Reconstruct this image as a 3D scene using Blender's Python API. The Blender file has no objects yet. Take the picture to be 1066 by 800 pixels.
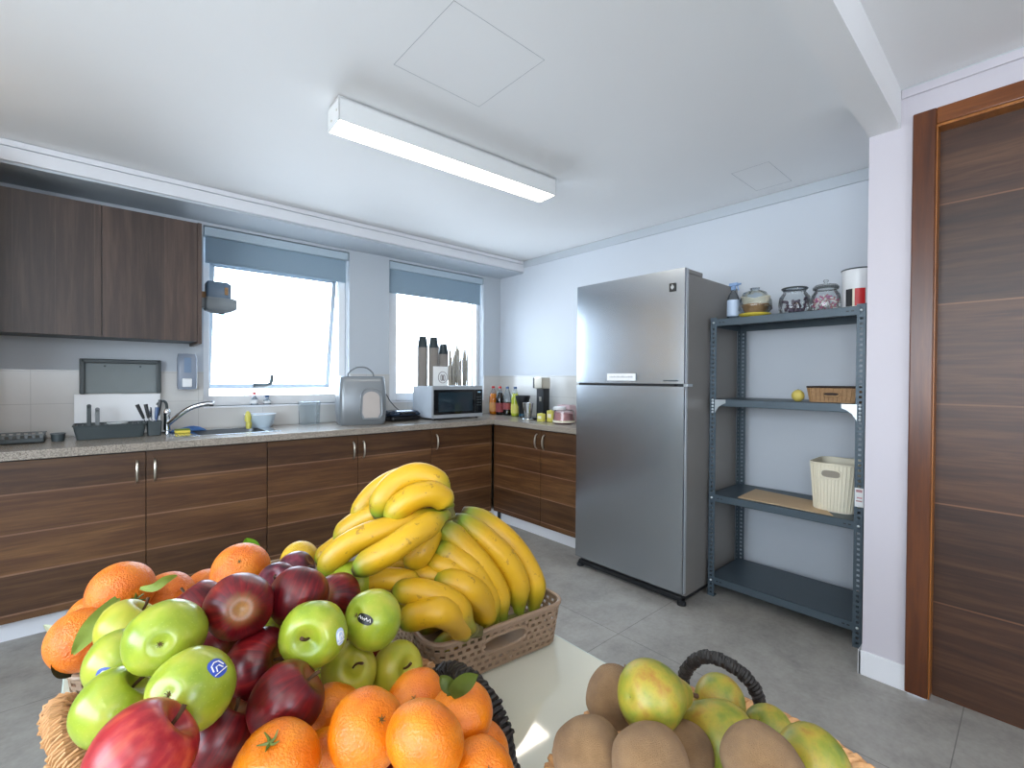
import bpy, bmesh, math, random
from mathutils import Vector, Matrix, Quaternion
random.seed(7)
C=bpy.context.scene.collection
PI=math.pi
# ---------------------------------------------------------------- materials
def lin(h):
    if isinstance(h,str):
        h=h.lstrip('#'); v=[int(h[i:i+2],16)/255 for i in (0,2,4)]
    else: v=h
    return tuple((c/12.92 if c<=.04045 else ((c+.055)/1.055)**2.4) for c in v)+(1,)
class NT:
    def __init__(s,name):
        s.m=bpy.data.materials.new(name); s.m.use_nodes=True; s.t=s.m.node_tree
        s.b=s.t.nodes['Principled BSDF']
    def n(s,ty,**k):
        o=s.t.nodes.new(ty)
        for a,b in k.items(): setattr(o,a,b)
        return o
    def l(s,a,b): s.t.links.new(a,b)
    def coord(s,scale=(1,1,1),rot=(0,0,0),rand=False):
        tc=s.n('ShaderNodeTexCoord'); mp=s.n('ShaderNodeMapping')
        mp.inputs['Scale'].default_value=scale; mp.inputs['Rotation'].default_value=rot
        if rand:
            oi=s.n('ShaderNodeObjectInfo'); ad=s.n('ShaderNodeVectorMath',operation='ADD'); mu=s.n('ShaderNodeMath',operation='MULTIPLY')
            mu.inputs[1].default_value=37.; s.l(oi.outputs['Random'],mu.inputs[0]); s.l(tc.outputs['Object'],ad.inputs[0]); s.l(mu.outputs[0],ad.inputs[1])
            s.l(ad.outputs[0],mp.inputs['Vector'])
        else: s.l(tc.outputs['Object'],mp.inputs['Vector'])
        return mp.outputs['Vector']
    def noise(s,vec,scale,detail=4,rough=.55,dist=0):
        o=s.n('ShaderNodeTexNoise'); o.inputs['Scale'].default_value=scale;o.inputs['Detail'].default_value=detail;o.inputs['Roughness'].default_value=rough;o.inputs['Distortion'].default_value=dist
        if vec is not None: s.l(vec,o.inputs['Vector'])
        return o.outputs['Fac']
    def ramp(s,fac,stops,interp='LINEAR'):
        o=s.n('ShaderNodeValToRGB'); o.color_ramp.interpolation=interp; e=o.color_ramp.elements
        while len(e)<len(stops): e.new(.5)
        for i,(p,c) in enumerate(stops): e[i].position=p; e[i].color=lin(c)
        s.l(fac,o.inputs['Fac']); return o.outputs['Color']
    def mix(s,fac,a,b,mode='MIX'):
        o=s.n('ShaderNodeMix',data_type='RGBA',blend_type=mode)
        for inp,v in ((o.inputs[0],fac),(o.inputs[6],a),(o.inputs[7],b)):
            if hasattr(v,'is_linked') : s.l(v,inp)
            else: inp.default_value = v if not isinstance(v,str) else lin(v)
        return o.outputs[2]
    def math(s,op,a,b=None):
        o=s.n('ShaderNodeMath',operation=op)
        for i,v in enumerate((a,b)):
            if v is None: continue
            if hasattr(v,'is_linked'): s.l(v,o.inputs[i])
            else: o.inputs[i].default_value=v
        return o.outputs[0]
    def col(s,c): s.l(c,s.b.inputs['Base Color'])
    def bump(s,h,strength=.3,dist=.01):
        o=s.n('ShaderNodeBump'); o.inputs['Strength'].default_value=strength;o.inputs['Distance'].default_value=dist
        s.l(h,o.inputs['Height']); s.l(o.outputs['Normal'],s.b.inputs['Normal'])
    def set(s,**k):
        for a,v in k.items():
            s.b.inputs[a.replace('_',' ')].default_value=v
        return s
def plain(name,c,rough=.5,metal=0,var=.04,scale=8,**k):
    t=NT(name); v=t.coord(); nz=t.noise(v,scale)
    base=lin(c); lo=tuple(max(0,x*(1-var*2)) for x in base[:3])+(1,); hi=tuple(min(1,x*(1+var*2)) for x in base[:3])+(1,)
    t.col(t.mix(nz,lo,hi)); t.set(Roughness=rough,Metallic=metal)
    for a,b in k.items(): t.b.inputs[a.replace('_',' ')].default_value=b
    return t.m
def glass(name,c='#ffffff',rough=.02,ior=1.45):
    t=NT(name); v=t.coord(); nz=t.noise(v,30); r=t.math('MULTIPLY',nz,rough*2); t.l(r,t.b.inputs['Roughness'])
    t.set(Base_Color=lin(c)); t.b.inputs['Transmission Weight'].default_value=1; t.b.inputs['IOR'].default_value=ior
    return t.m
def thinglass(name,tint='#ffffff',gl=.10):
    t=NT(name); tr=t.n('ShaderNodeBsdfTransparent'); tr.inputs[0].default_value=lin(tint)
    g=t.n('ShaderNodeBsdfGlossy'); g.inputs['Roughness'].default_value=.03
    fr=t.n('ShaderNodeFresnel'); fr.inputs[0].default_value=1.35
    mx=t.n('ShaderNodeMixShader'); f=t.math('ADD',t.math('MULTIPLY',fr.outputs[0],.8),gl*.3)
    t.l(f,mx.inputs[0]); t.l(tr.outputs[0],mx.inputs[1]); t.l(g.outputs[0],mx.inputs[2])
    t.l(mx.outputs[0],t.t.nodes['Material Output'].inputs['Surface']); return t.m
def wood(name,sc,cols,line,rough=.45,band=(1,1,1),linec='#8d6a52',linew=.012,bumpy=.05):
    """sc: mapping scale (small along the grain)"""
    t=NT(name); v=t.coord(scale=sc,rand=False)
    a=t.noise(v,2.2,5,.6,.6); b=t.noise(v,9,6,.65,.3); f=t.math('ADD',t.math('MULTIPLY',a,.65),t.math('MULTIPLY',b,.35))
    c=t.ramp(f,[(.3,cols[0]),(.48,cols[1]),(.6,cols[2]),(.75,cols[3])])
    if line is not None:
        ax,per,off=line
        tc=t.n('ShaderNodeTexCoord'); sp=t.n('ShaderNodeSeparateXYZ'); t.l(tc.outputs['Object'],sp.inputs[0])
        q=t.math('ADD',sp.outputs[ax],off); k=t.math('MULTIPLY',t.math('FRACT',t.math('DIVIDE',q,per)),per)
        cell=t.math('FLOOR',t.math('DIVIDE',q,per)); 
        wn=t.n('ShaderNodeTexWhiteNoise',noise_dimensions='1D'); t.l(cell,wn.inputs['W'])
        tint=t.math('ADD',t.math('MULTIPLY',wn.outputs['Value'],.5),.72)
        cc=t.n('ShaderNodeCombineXYZ'); [t.l(tint,cc.inputs[i]) for i in range(3)]
        c=t.mix(1.,c,cc.outputs[0],'MULTIPLY')
        m=t.math('LESS_THAN',k,linew); m=t.math('MULTIPLY',m,t.math('ADD',t.math('MULTIPLY',t.noise(v,3),.9),.1))
        c=t.mix(m,c,linec)
    t.col(c); t.set(Roughness=rough); t.bump(b,bumpy,.004)
    return t.m
M={}
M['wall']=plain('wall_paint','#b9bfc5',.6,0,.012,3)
M['wallr']=plain('wall_paint_right_lightened','#c9ced5',.6,0,.012,3)  # lighter copy of the wall paint, making up for dim light in the recess
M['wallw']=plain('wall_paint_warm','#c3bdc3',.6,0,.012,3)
M['ceil']=plain('ceiling_paint','#f0f0f0',.7,0,.012,2)
M['trimw']=plain('white_trim','#dcdcdf',.45,0,.012)
M['dark']=plain('dark_gap','#3c3f42',.8)
M['gap']=plain('grey_gap','#b4b7ba',.8)
M['doorwood']=wood('walnut_horizontal',(.55,.55,9),['#2c1b12','#44291a','#553824','#664630'],(2,.40,.02),.42,linec='#8a6043',linew=.006)
M['basewood']=wood('cabinet_walnut_horizontal',(.5,.5,8),['#361e0e','#50321a','#654526','#7c5834'],(2,.19,.055),.42,linec='#8d6a54',linew=.008)
M['topwood']=wood('cabinet_walnut_vertical',(9,9,.5),['#2b1f1a','#3b2c25','#4b3a31','#5a483e'],(0,.155,.03),.45,linec='#54453c',linew=.002)
M['framewood']=wood('door_frame_mahogany',(7,7,.5),['#3c1a08','#52280d','#643412','#744018'],None,.3)
M['jambwood']=wood('door_jamb_cherry',(7,7,.5),['#7a4517','#8f5520','#a06228','#ae6f30'],None,.35)
def concrete():
    t=NT('grey_concrete_floor'); v=t.coord()
    a=t.noise(v,1.6,6,.6,.4); b=t.noise(v,9,6,.7); d=t.noise(v,55,3)
    f=t.math('ADD',t.math('ADD',t.math('MULTIPLY',a,.5),t.math('MULTIPLY',b,.35)),t.math('MULTIPLY',d,.15))
    c=t.ramp(f,[(.3,'#6c6863'),(.43,'#8b8781'),(.55,'#9e9a93'),(.7,'#b0aca5')])
    tc=t.n('ShaderNodeTexCoord'); sp=t.n('ShaderNodeSeparateXYZ'); t.l(tc.outputs['Object'],sp.inputs[0])
    fx=t.math('FRACT',t.math('DIVIDE',t.math('ADD',sp.outputs[0],-1.939+12),1.2)); fy=t.math('FRACT',t.math('DIVIDE',t.math('ADD',sp.outputs[1],-.172+12),1.2))
    m=t.math('MAXIMUM',t.math('LESS_THAN',fx,.003),t.math('LESS_THAN',fy,.003))
    t.col(t.mix(t.math('MULTIPLY',m,.6),c,'#4e4b48')); t.set(Roughness=.48); t.bump(b,.06,.004); return t.m
M['floor']=concrete()
def granite():
    t=NT('speckled_worktop'); v=t.coord(); a=t.noise(v,160,3,.7); b=t.noise(v,420,2,.6)
    c=t.ramp(a,[(.34,'#51493f'),(.47,'#867c70'),(.6,'#a89e92')]); c=t.mix(t.math('MULTIPLY',b,.5),c,'#9d9488'); t.col(c); t.set(Roughness=.25); return t.m
M['worktop']=granite()
def tiles():
    t=NT('white_glazed_wall_tile'); tc=t.n('ShaderNodeTexCoord'); sp=t.n('ShaderNodeSeparateXYZ'); t.l(tc.outputs['Object'],sp.inputs[0])
    h=t.math('ADD',sp.outputs[0],sp.outputs[1])
    fx=t.math('FRACT',t.math('DIVIDE',t.math('ADD',sp.outputs[0],.3+8),.4)); fz=t.math('FRACT',t.math('DIVIDE',t.math('ADD',sp.outputs[2],-1.118+4),.19))
    m=t.math('MAXIMUM',t.math('LESS_THAN',fx,.006),t.math('LESS_THAN',fz,.014))
    nz=t.noise(t.coord(),5); c=t.mix(nz,'#c3c1bd','#cdcbc7'); t.col(t.mix(m,c,'#a9a7a3')); t.set(Roughness=.2); return t.m
M['tile']=tiles()
def steel():
    t=NT('brushed_steel'); v=t.coord(scale=(1,1,400)); a=t.noise(v,3,3,.6)
    t.col(t.mix(a,'#b2b9c0','#b8bfc6')); t.set(Metallic=1.); r=t.math('ADD',t.math('MULTIPLY',a,.03),.25); t.l(r,t.b.inputs['Roughness'])
    t.b.inputs['Anisotropic'].default_value=.6
    return t.m
M['steel']=steel()
M['chrome']=plain('chrome','#d0d3d6',.12,1,.02)
M['satin']=plain('satin_nickel','#c9c2b4',.28,1,.02)
M['fridge_side']=plain('fridge_side_grey','#85817d',.45,.2,.02)
M['silverp']=plain('silver_plastic','#a9adb1',.35,.3,.02)
M['appl']=plain('appliance_grey','#83888c',.3,.35,.02)
M['sash']=plain('sash_grey_white','#98a3ad',.4,0,.01)
M['black']=plain('black_plastic','#15171a',.4,0,.1)
M['blackg']=plain('black_gloss','#0b0f14',.08,0,.1)
M['rack']=plain('rack_grey_metal','#4a5760',.42,.25,.05)
M['zinc']=plain('zinc_bolt','#c9d0d4',.3,.8)
M['white']=plain('white_plastic','#e4e5e6',.35,0,.02)
M['whitem']=plain('white_enamel','#dfe0df',.4,0,.01)
M['grey']=plain('grey_plastic','#6d7274',.45,0,.05)
M['dgrey']=plain('dark_grey_plastic','#3e4648',.45,0,.05)
M['mgrey']=plain('mid_grey_panel','#7b8384',.55,0,.05)
M['blue']=plain('blue_cloth','#5684c4',.8)
M['dblue']=plain('dark_blue_plastic','#2a4a78',.35)
M['yellow']=plain('yellow_plastic','#d9c34a',.5)
M['red']=plain('red_plastic','#c2181b',.4)
M['cream']=plain('cream_plastic','#e4dcc6',.5,0,.03)
M['card']=plain('beige_card','#c9ad8a',.8,0,.06)
M['paper']=plain('white_paper','#e8e8e6',.7)
M['cup']=plain('grey_brown_paper_cup','#857e77',.7)
M['tanp']=plain('taupe_plastic','#8f7761',.45,0,.04)
M['brownw']=plain('brown_wicker','#a07c56',.7,0,.2,90)
M['browndk']=plain('dark_brown_wicker','#2b1a12',.7,0,.2,90)
M['glass']=thinglass('clear_glass','#fbfdfd',.12)
M['pane']=thinglass('window_pane','#fbfdff',.12)
M['plasticc']=thinglass('clear_plastic','#eef3f6',.05)
M['bluec']=thinglass('blue_clear_plastic','#b9cfe8',.3)
M['juice']=plain('orange_juice','#f08a10',.15,0,.03); M['cola']=plain('cola','#170c08',.1); M['lemonade']=plain('yellow_drink','#c9cf3a',.15)
M['pink']=plain('pink_print','#c08a8c',.6,0,.3,60)
M['label']=plain('bottle_label','#8a3a3c',.6,0,.35,90)
M['labelo']=plain('orange_bottle_label','#d99a58',.6,0,.2,90)
M['grass']=plain('dry_grass','#5e5140',.9,0,.2)
M['yoil']=plain('yellow_packet','#cfc760',.4,0,.05)
M['pinkc']=plain('pink_straws','#c06a92',.6,0,.3,120)
M['purple']=plain('purple_dark_sweets','#594a5c',.6,0,.4,150)
def blindm():
    t=NT('grey_blue_blind_fabric'); v=t.coord(); w=t.noise(v,300,2); t.col(t.mix(w,'#8fa3b1','#9aadba')); t.set(Roughness=.85)
    tl=t.n('ShaderNodeBsdfTranslucent'); tl.inputs[0].default_value=lin('#7f97a8'); mx=t.n('ShaderNodeMixShader'); mx.inputs[0].default_value=.12
    t.l(t.b.outputs[0],mx.inputs[1]);t.l(tl.outputs[0],mx.inputs[2]);t.l(mx.outputs[0],t.t.nodes['Material Output'].inputs['Surface']); return t.m
M['blind']=blindm()
def glasstable():
    t=NT('back_painted_glass'); v=t.coord(); a=t.noise(v,4); t.col(t.mix(a,'#cfcfbe','#d5d4c4')); t.set(Roughness=.06); t.b.inputs['Coat Weight'].default_value=.5; t.b.inputs['Coat Roughness'].default_value=.03; return t.m
M['table']=glasstable()
M['tedge']=plain('glass_edge','#cfe0d8',.15)
def emis(name,c,s):
    t=NT(name); v=t.coord(); a=t.noise(v,3); col=t.mix(a,c,c); t.col(col); t.l(col,t.b.inputs['Emission Color']); t.b.inputs['Emission Strength'].default_value=s; return t.m
M['lamp']=emis('lit_diffuser','#fff3e2',9.)
M['lamp_fill']=emis('rear_fill_diffuser','#fff0e0',12.)  # emission of the added fill lamps behind the camera
# fruit skins
def apple_green():
    t=NT('green_apple_skin'); v=t.coord(rand=True); a=t.noise(v,1.1,3); b=t.noise(v,20,2,.5)
    c=t.ramp(a,[(.3,'#7d9422'),(.5,'#95a52c'),(.7,'#adae3c')]); sp=t.ramp(b,[(.62,'#000000'),(.72,'#ffffff')]); c=t.mix(t.math('MULTIPLY',sp,.35),c,'#b9c466')
    t.col(c); t.set(Roughness=.3); t.b.inputs['Coat Weight'].default_value=.25; t.b.inputs['Coat Roughness'].default_value=.15; t.b.inputs['Subsurface Weight'].default_value=0; return t.m
M['green']=apple_green()
M['greeny']=(lambda: (lambda t:(t.col(t.ramp(t.noise(t.coord(rand=True),1.2,3),[(.3,'#98a02a'),(.5,'#acaa32'),(.7,'#bcb444')])),t.set(Roughness=.33),t.m)[-1])(NT('yellow_green_apple_skin')))()
def apple_red():
    t=NT('red_apple_skin'); tc=t.n('ShaderNodeTexCoord'); oi=t.n('ShaderNodeObjectInfo'); sp=t.n('ShaderNodeSeparateXYZ'); t.l(tc.outputs['Object'],sp.inputs[0])
    ang=t.math('ARCTAN2',sp.outputs[1],sp.outputs[0]); z=sp.outputs[2]
    cb=t.n('ShaderNodeCombineXYZ'); t.l(t.math('MULTIPLY',ang,5.),cb.inputs[0]); t.l(t.math('MULTIPLY',z,.7),cb.inputs[1]); t.l(t.math('MULTIPLY',oi.outputs['Random'],20),cb.inputs[2])
    a=t.noise(cb.outputs[0],1.6,5,.6); v=t.coord(rand=True); b=t.noise(v,1.3,3); 
    f=t.math('ADD',t.math('MULTIPLY',a,.55),t.math('MULTIPLY',b,.45))
    c=t.ramp(f,[(.3,'#340510'),(.45,'#540912'),(.56,'#720f17'),(.68,'#902420'),(.82,'#c27a3c')])
    rr=t.n('ShaderNodeVectorMath',operation='LENGTH'); cc=t.n('ShaderNodeCombineXYZ'); t.l(sp.outputs[0],cc.inputs[0]); t.l(sp.outputs[1],cc.inputs[1]); t.l(cc.outputs[0],rr.inputs[0])
    pole=t.ramp(t.math('DIVIDE',t.math('ADD',rr.outputs['Value'],t.math('MULTIPLY',t.math('ADD',a,-.5),.5)),1.0),[(.12,'#ffffff'),(.55,'#000000')])
    c=t.mix(t.math('MULTIPLY',t.math('MULTIPLY',pole,a),1.0),c,'#b08840'); t.col(c); t.set(Roughness=.34); t.b.inputs['Coat Weight'].default_value=.04; t.b.inputs['Coat Roughness'].default_value=.3; return t.m
M['redap']=apple_red()
M['redap2']=(lambda: (lambda t:(t.col(t.ramp(t.noise(t.coord(scale=(1.6,1.6,.35),rand=True),2.2,4),[(.3,'#8a1622'),(.5,'#a5262c'),(.7,'#bf4c3a')])),t.set(Roughness=.3),t.m)[-1])(NT('light_red_apple_skin')))()
M['plum']=(lambda: (lambda t:(t.col(t.ramp(t.noise(t.coord(rand=True),1.6,4),[(.3,'#2c1020'),(.5,'#5a1a2c'),(.75,'#8a3a48')])),t.set(Roughness=.3),t.m)[-1])(NT('plum_skin')))()
def citrus(name,cols,rough=.38,b=.35):
    t=NT(name); v=t.coord(rand=True); a=t.noise(v,1.3,3); n=t.noise(v,16,2,.5); t.col(t.ramp(a,[(.3,cols[0]),(.5,cols[1]),(.72,cols[2])])); t.set(Roughness=rough); t.bump(n,b,.02)
    t.b.inputs['Coat Weight'].default_value=.15; t.b.inputs['Coat Roughness'].default_value=.25; return t.m
M['orange']=citrus('orange_peel',['#d8640e','#e27614','#e8861e']); M['mand']=citrus('mandarin_peel',['#d46404','#de7608','#e68610'],.3,.25)
M['lemon']=citrus('lemon_peel',['#d0a018','#dcb020','#e4be30'])
def kiwi():
    t=NT('kiwi_skin'); v=t.coord(rand=True); a=t.noise(v,1.3,4); n=t.noise(v,34,3,.7); t.col(t.mix(t.math('MULTIPLY',n,.5),t.ramp(a,[(.3,'#66431f'),(.5,'#815d35'),(.72,'#9b754a')]),'#b28f66')); t.set(Roughness=.75); t.bump(n,.6,.03)
    t.b.inputs['Sheen Weight'].default_value=.08; return t.m
M['kiwi']=kiwi()
def pear():
    t=NT('pear_skin'); v=t.coord(rand=True); a=t.noise(v,1.5,4); n=t.noise(v,13,3,.6); c=t.ramp(a,[(.28,'#5f7022'),(.42,'#82842a'),(.58,'#a08c2e'),(.74,'#946328')])
    s=t.ramp(n,[(.55,'#000000'),(.68,'#ffffff')]); t.col(t.mix(t.math('MULTIPLY',s,.4),c,'#7f6a2c')); t.set(Roughness=.42); return t.m
M['pear']=pear()
def banana():
    t=NT('banana_skin'); at=t.n('ShaderNodeAttribute'); at.attribute_name='along'; v=t.coord(rand=True); w=t.noise(v,14,3)
    f=t.math('ADD',at.outputs['Fac'],t.math('MULTIPLY',t.math('ADD',w,-.5),.10))
    c=t.ramp(f,[(.0,'#2b2114'),(.028,'#5d5a22'),(.06,'#76902a'),(.14,'#a6921a'),(.28,'#c99a16'),(.74,'#cea01a'),(.86,'#a4961e'),(.94,'#7c9024'),(.99,'#6d6a2a')])
    n=t.noise(v,60,3,.7); s=t.ramp(n,[(.63,'#000000'),(.69,'#ffffff')]); c=t.mix(t.math('MULTIPLY',s,.6),c,'#7a5420')
    w2=t.noise(v,9,3); c=t.mix(t.math('MULTIPLY',t.ramp(w2,[(.5,'#000000'),(.75,'#ffffff')]),.35),c,'#b88418')
    t.col(c); t.set(Roughness=.42); return t.m
M['banana']=banana(); M['bstem']=plain('banana_crown','#5f5a2a',.7,0,.2,60)
M['stem']=plain('brown_stem','#4a3018',.8); M['calyx']=plain('dried_calyx','#5c4a20',.85,0,.25,200)
M['leaf']=plain('light_green_leaf','#a3b858',.45,0,.08,30); M['leaf2']=plain('bright_green_leaf','#78b02c',.45,0,.06); M['leafp']=plain('pale_leaf','#c5cdb0',.5); M['leafd']=plain('dark_dry_leaf','#3c3a20',.7,0,.2); M['leaf3']=plain('dark_green_leaf','#5c6a24',.45)
M['stkb']=plain('blue_sticker','#3a55b5',.35); M['stkk']=plain('black_sticker','#1c1c20',.35)
M['wick']=plain('tan_wicker','#c08f5e',.65,0,.18,120); M['rope']=plain('dark_cord','#25211f',.6,0,.3,150)
M['rust']=plain('cream_wall_paint','#ddd5c8',.6,0,.03,3)
M['honey']=wood('honey_oak',(7,7,.5),['#d89c4c','#e2aa5a','#ecb968','#f2c67a'],None,.4)
# ---------------------------------------------------------------- mesh helpers
class MB:
    def __init__(s,off=(0,0,0)): s.b=bmesh.new(); s.off=Vector(off); s.smooth=True; s.attr=None; s.fl=s.b.faces.layers.int.new('flat')
    def box(s,x0,x1,y0,y1,z0,z1,bev=0,mi=0,mat=None,seg=2):
        x0,x1=sorted((x0,x1));y0,y1=sorted((y0,y1));z0,z1=sorted((z0,z1))
        r=bmesh.ops.create_cube(s.b,size=1); vs=r['verts']
        for v in vs: v.co=Vector(((x0+x1)/2+v.co.x*(x1-x0),(y0+y1)/2+v.co.y*(y1-y0),(z0+z1)/2+v.co.z*(z1-z0)))
        fs=set(f for v in vs for f in v.link_faces)
        for f in fs: f.material_index=mi
        if bev>0:
            es=list(set(e for v in vs for e in v.link_edges)); rr=bmesh.ops.bevel(s.b,geom=es,offset=bev,segments=seg,affect='EDGES',profile=.5,clamp_overlap=True)
            vs=list(set(v for f in rr['faces'] for v in f.verts)|set(v for v in vs if v.is_valid))
            for f in rr['faces']: f.material_index=mi
        for f in set(f for v in vs for f in v.link_faces):
            f.normal_update()
            if max(abs(c) for c in f.normal)>.999: f[s.fl]=1
        if mat is not None:
            for v in vs: v.co=mat@v.co
        return vs
    def obox(s,c,ax,ay,az,hx,hy,hz,mi=0):
        """oriented box: centre, unit axes, half sizes"""
        r=bmesh.ops.create_cube(s.b,size=2)
        for v in r['verts']: v.co=Vector(c)+Vector(ax)*v.co.x*hx+Vector(ay)*v.co.y*hy+Vector(az)*v.co.z*hz
        for f in set(f for v in r['verts'] for f in v.link_faces): f.material_index=mi
    def lathe(s,prof,c=(0,0,0),n=24,sx=1,sy=1,mi=0,fn=None,axis=None,cap=True):
        c=Vector(c); rings=[]
        q=Vector((0,0,1)).rotation_difference(Vector(axis).normalized()) if axis is not None else None
        def T(p):
            p=Vector(p); 
            if q: p=q@p
            return c+p
        for (r,z) in prof:
            if r<1e-6: rings.append([s.b.verts.new(T((0,0,z)))])
            else:
                rg=[]
                for i in range(n):
                    a=2*PI*i/n; rr=r*(fn(a,r,z) if fn else 1); rg.append(s.b.verts.new(T((rr*math.cos(a)*sx,rr*math.sin(a)*sy,z))))
                rings.append(rg)
        fs=[]
        for A,B in zip(rings,rings[1:]):
            if len(A)==1 and len(B)==1: continue
            for i in range(n):
                j=(i+1)%n
                if len(A)==1: f=(A[0],B[i],B[j])
                elif len(B)==1: f=(A[i],B[0],A[j]) if False else (A[i],A[j],B[0])
                else: f=(A[i],A[j],B[j],B[i])
                try: fs.append(s.b.faces.new(f))
                except ValueError: pass
        if cap:
            for R in (rings[0],rings[-1]):
                if len(R)>2:
                    try: fs.append(s.b.faces.new(R))
                    except ValueError: pass
        for f in fs: f.material_index=mi
        bmesh.ops.recalc_face_normals(s.b,faces=fs)
        return rings
    def tube(s,pts,r,n=8,mi=0,closed=False,rf=None,cap=True,al=None,shape=None):
        pts=[Vector(p) for p in pts]; N=len(pts); rings=[]
        up=None
        for i,p in enumerate(pts):
            if closed: t=(pts[(i+1)%N]-pts[i-1])
            else: t=pts[min(i+1,N-1)]-pts[max(i-1,0)]
            t.normalize()
            if up is None:
                up=Vector((0,0,1)) if abs(t.z)<.9 else Vector((1,0,0))
            u=(up-t*up.dot(t)); 
            if u.length<1e-5: u=t.orthogonal()
            u.normalize(); w=t.cross(u); up=u
            rr=(rf(i/(N-1)) if rf else 1)*r
            rings.append([s.b.verts.new(p+(u*math.cos(2*PI*k/n)+w*math.sin(2*PI*k/n))*rr*(shape(k) if shape else 1)) for k in range(n)])
        if s.attr is None and al: s.attr=s.b.verts.layers.float.new('along')
        if al:
            # layer creation must precede verts; handled by caller
            pass
        fs=[]
        for i in range(N if closed else N-1):
            A=rings[i];B=rings[(i+1)%N]
            for k in range(n):
                fs.append(s.b.faces.new((A[k],A[(k+1)%n],B[(k+1)%n],B[k])))
        if cap and not closed:
            fs.append(s.b.faces.new(rings[0][::-1])); fs.append(s.b.faces.new(rings[-1]))
        for f in fs: f.material_index=mi
        bmesh.ops.recalc_face_normals(s.b,faces=fs)
        return rings
    def quad(s,*p,mi=0):
        f=s.b.faces.new([s.b.verts.new(Vector(q)) for q in p]); f.material_index=mi
    def build(s,name,mat,parent=None,smooth=True,world=None,ang=40):
        for v in s.b.verts: v.co-=s.off
        me=bpy.data.meshes.new(name); s.b.to_mesh(me); s.b.free()
        for m in (mat if isinstance(mat,(list,tuple)) else [mat]): me.materials.append(m)
        if smooth:
            me.shade_smooth()
            try: me.set_sharp_from_angle(angle=math.radians(ang))
            except Exception: pass
        at=me.attributes.get('flat')
        if at is not None:
            for p,q in zip(me.polygons,at.data):
                if q.value: p.use_smooth=False
            me.attributes.remove(at)
        o=bpy.data.objects.new(name,me); C.objects.link(o)
        if parent is not None: o.parent=parent
        else: o.location=s.off
        return o
def spline(pts,n):
    P=[Vector(p) for p in pts]; P=[P[0]*2-P[1]]+P+[P[-1]*2-P[-2]]; out=[]; S=len(P)-3
    for i in range(n):
        u=i/(n-1)*S; k=min(int(u),S-1); t=u-k; a,b,c,d=P[k:k+4]
        out.append(.5*((2*b)+(c-a)*t+(2*a-5*b+4*c-d)*t*t+(3*b-a-3*c+d)*t**3))
    return out
def tag(o,label=None,cat=None,group=None,kind=None):
    if label: o['label']=label
    if cat: o['category']=cat
    if group: o['group']=group
    if kind: o['kind']=kind
    return o
def thing(name,label,cat,loc=(0,0,0),rz=0,group=None):
    o=bpy.data.objects.new(name,None); C.objects.link(o); o.location=loc; o.rotation_euler=(0,0,rz); o.empty_display_size=.05
    return tag(o,label,cat,group)
def struct(name,mb,m,parent=None,**k):
    o=mb.build(name,m,parent,**k)
    if parent is None: o['kind']='structure'
    return o
# ================================================================ camera
import mathutils
YAW,PIT,ROL=math.radians(41.5278),math.radians(-.5533),math.radians(.4023)
cam=bpy.data.cameras.new('camera'); co=bpy.data.objects.new('camera',cam); C.objects.link(co)
fw=Vector((math.sin(YAW)*math.cos(PIT),math.cos(YAW)*math.cos(PIT),math.sin(PIT))); rt=Vector((math.cos(YAW),-math.sin(YAW),0)); up=rt.cross(fw)
c_,s_=math.cos(ROL),math.sin(ROL); r2=rt*c_+up*s_; u2=up*c_-rt*s_
m=Matrix((r2,u2,-fw)).transposed().to_4x4(); m.translation=(0,0,1.27); co.matrix_world=m
cam.lens=36*483.69/1066; cam.sensor_width=36; cam.clip_start=.02; bpy.context.scene.camera=co
sc=bpy.context.scene
sc.view_settings.view_transform='Standard'; sc.view_settings.look='None'; sc.view_settings.gamma=1; sc.view_settings.use_curve_mapping=False
sc.view_settings.exposure=0.82
# ================================================================ the room
WY,WX,DX=3.81,3.20,2.48; CZ=2.465
b=MB(); b.box(-2.2,3.4,-3.2,4.1,-.1,0); struct('floor',b,M['floor'],smooth=False)
b=MB(); b.box(-2.2,3.4,.39,4.1,CZ,CZ+.12); b.box(-2.2,3.4,-3.2,.39,CZ+.012,CZ+.12)
struct('ceiling',b,M['ceil'],smooth=False)
# window wall with two openings
b=MB()
ZS=1.068; ZT=2.32
b.box(-2.2,3.4,WY,4.08,0,ZS); b.box(-2.2,3.4,WY,4.08,ZT,CZ)
b.box(-2.2,.53,WY,4.08,ZS,ZT); b.box(1.555,1.915,WY,4.08,ZS,ZT); b.box(2.975,3.4,WY,4.08,ZS,ZT)
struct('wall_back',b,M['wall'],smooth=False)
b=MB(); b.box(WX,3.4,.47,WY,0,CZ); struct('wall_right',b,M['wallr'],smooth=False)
b=MB(); b.box(DX,3.3,.344,.49,0,CZ+.02); b.box(DX,2.72,-.62,.344,2.35,CZ+.02); b.box(DX,2.72,-3.2,-.62,0,CZ+.02)
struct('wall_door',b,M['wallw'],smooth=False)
b=MB(); b.box(-2.3,-2.2,-3.2,4.1,0,.9); b.box(-2.3,-2.2,-3.2,4.1,2.25,CZ); b.box(-2.3,-2.2,-3.2,-1.6,.9,2.25); b.box(-2.3,-2.2,1.8,4.1,.9,2.25); struct('wall_left',b,M['rust'],smooth=False)
b=MB(); b.box(-2.3,2.7,-3.3,-3.2,0,1.2); b.box(-2.3,2.7,-3.3,-3.2,2.3,CZ); b.box(-2.3,-1.4,-3.3,-3.2,1.2,2.3); b.box(.2,2.7,-3.3,-3.2,1.2,2.3); struct('wall_front',b,M['wallw'],smooth=False)
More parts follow.
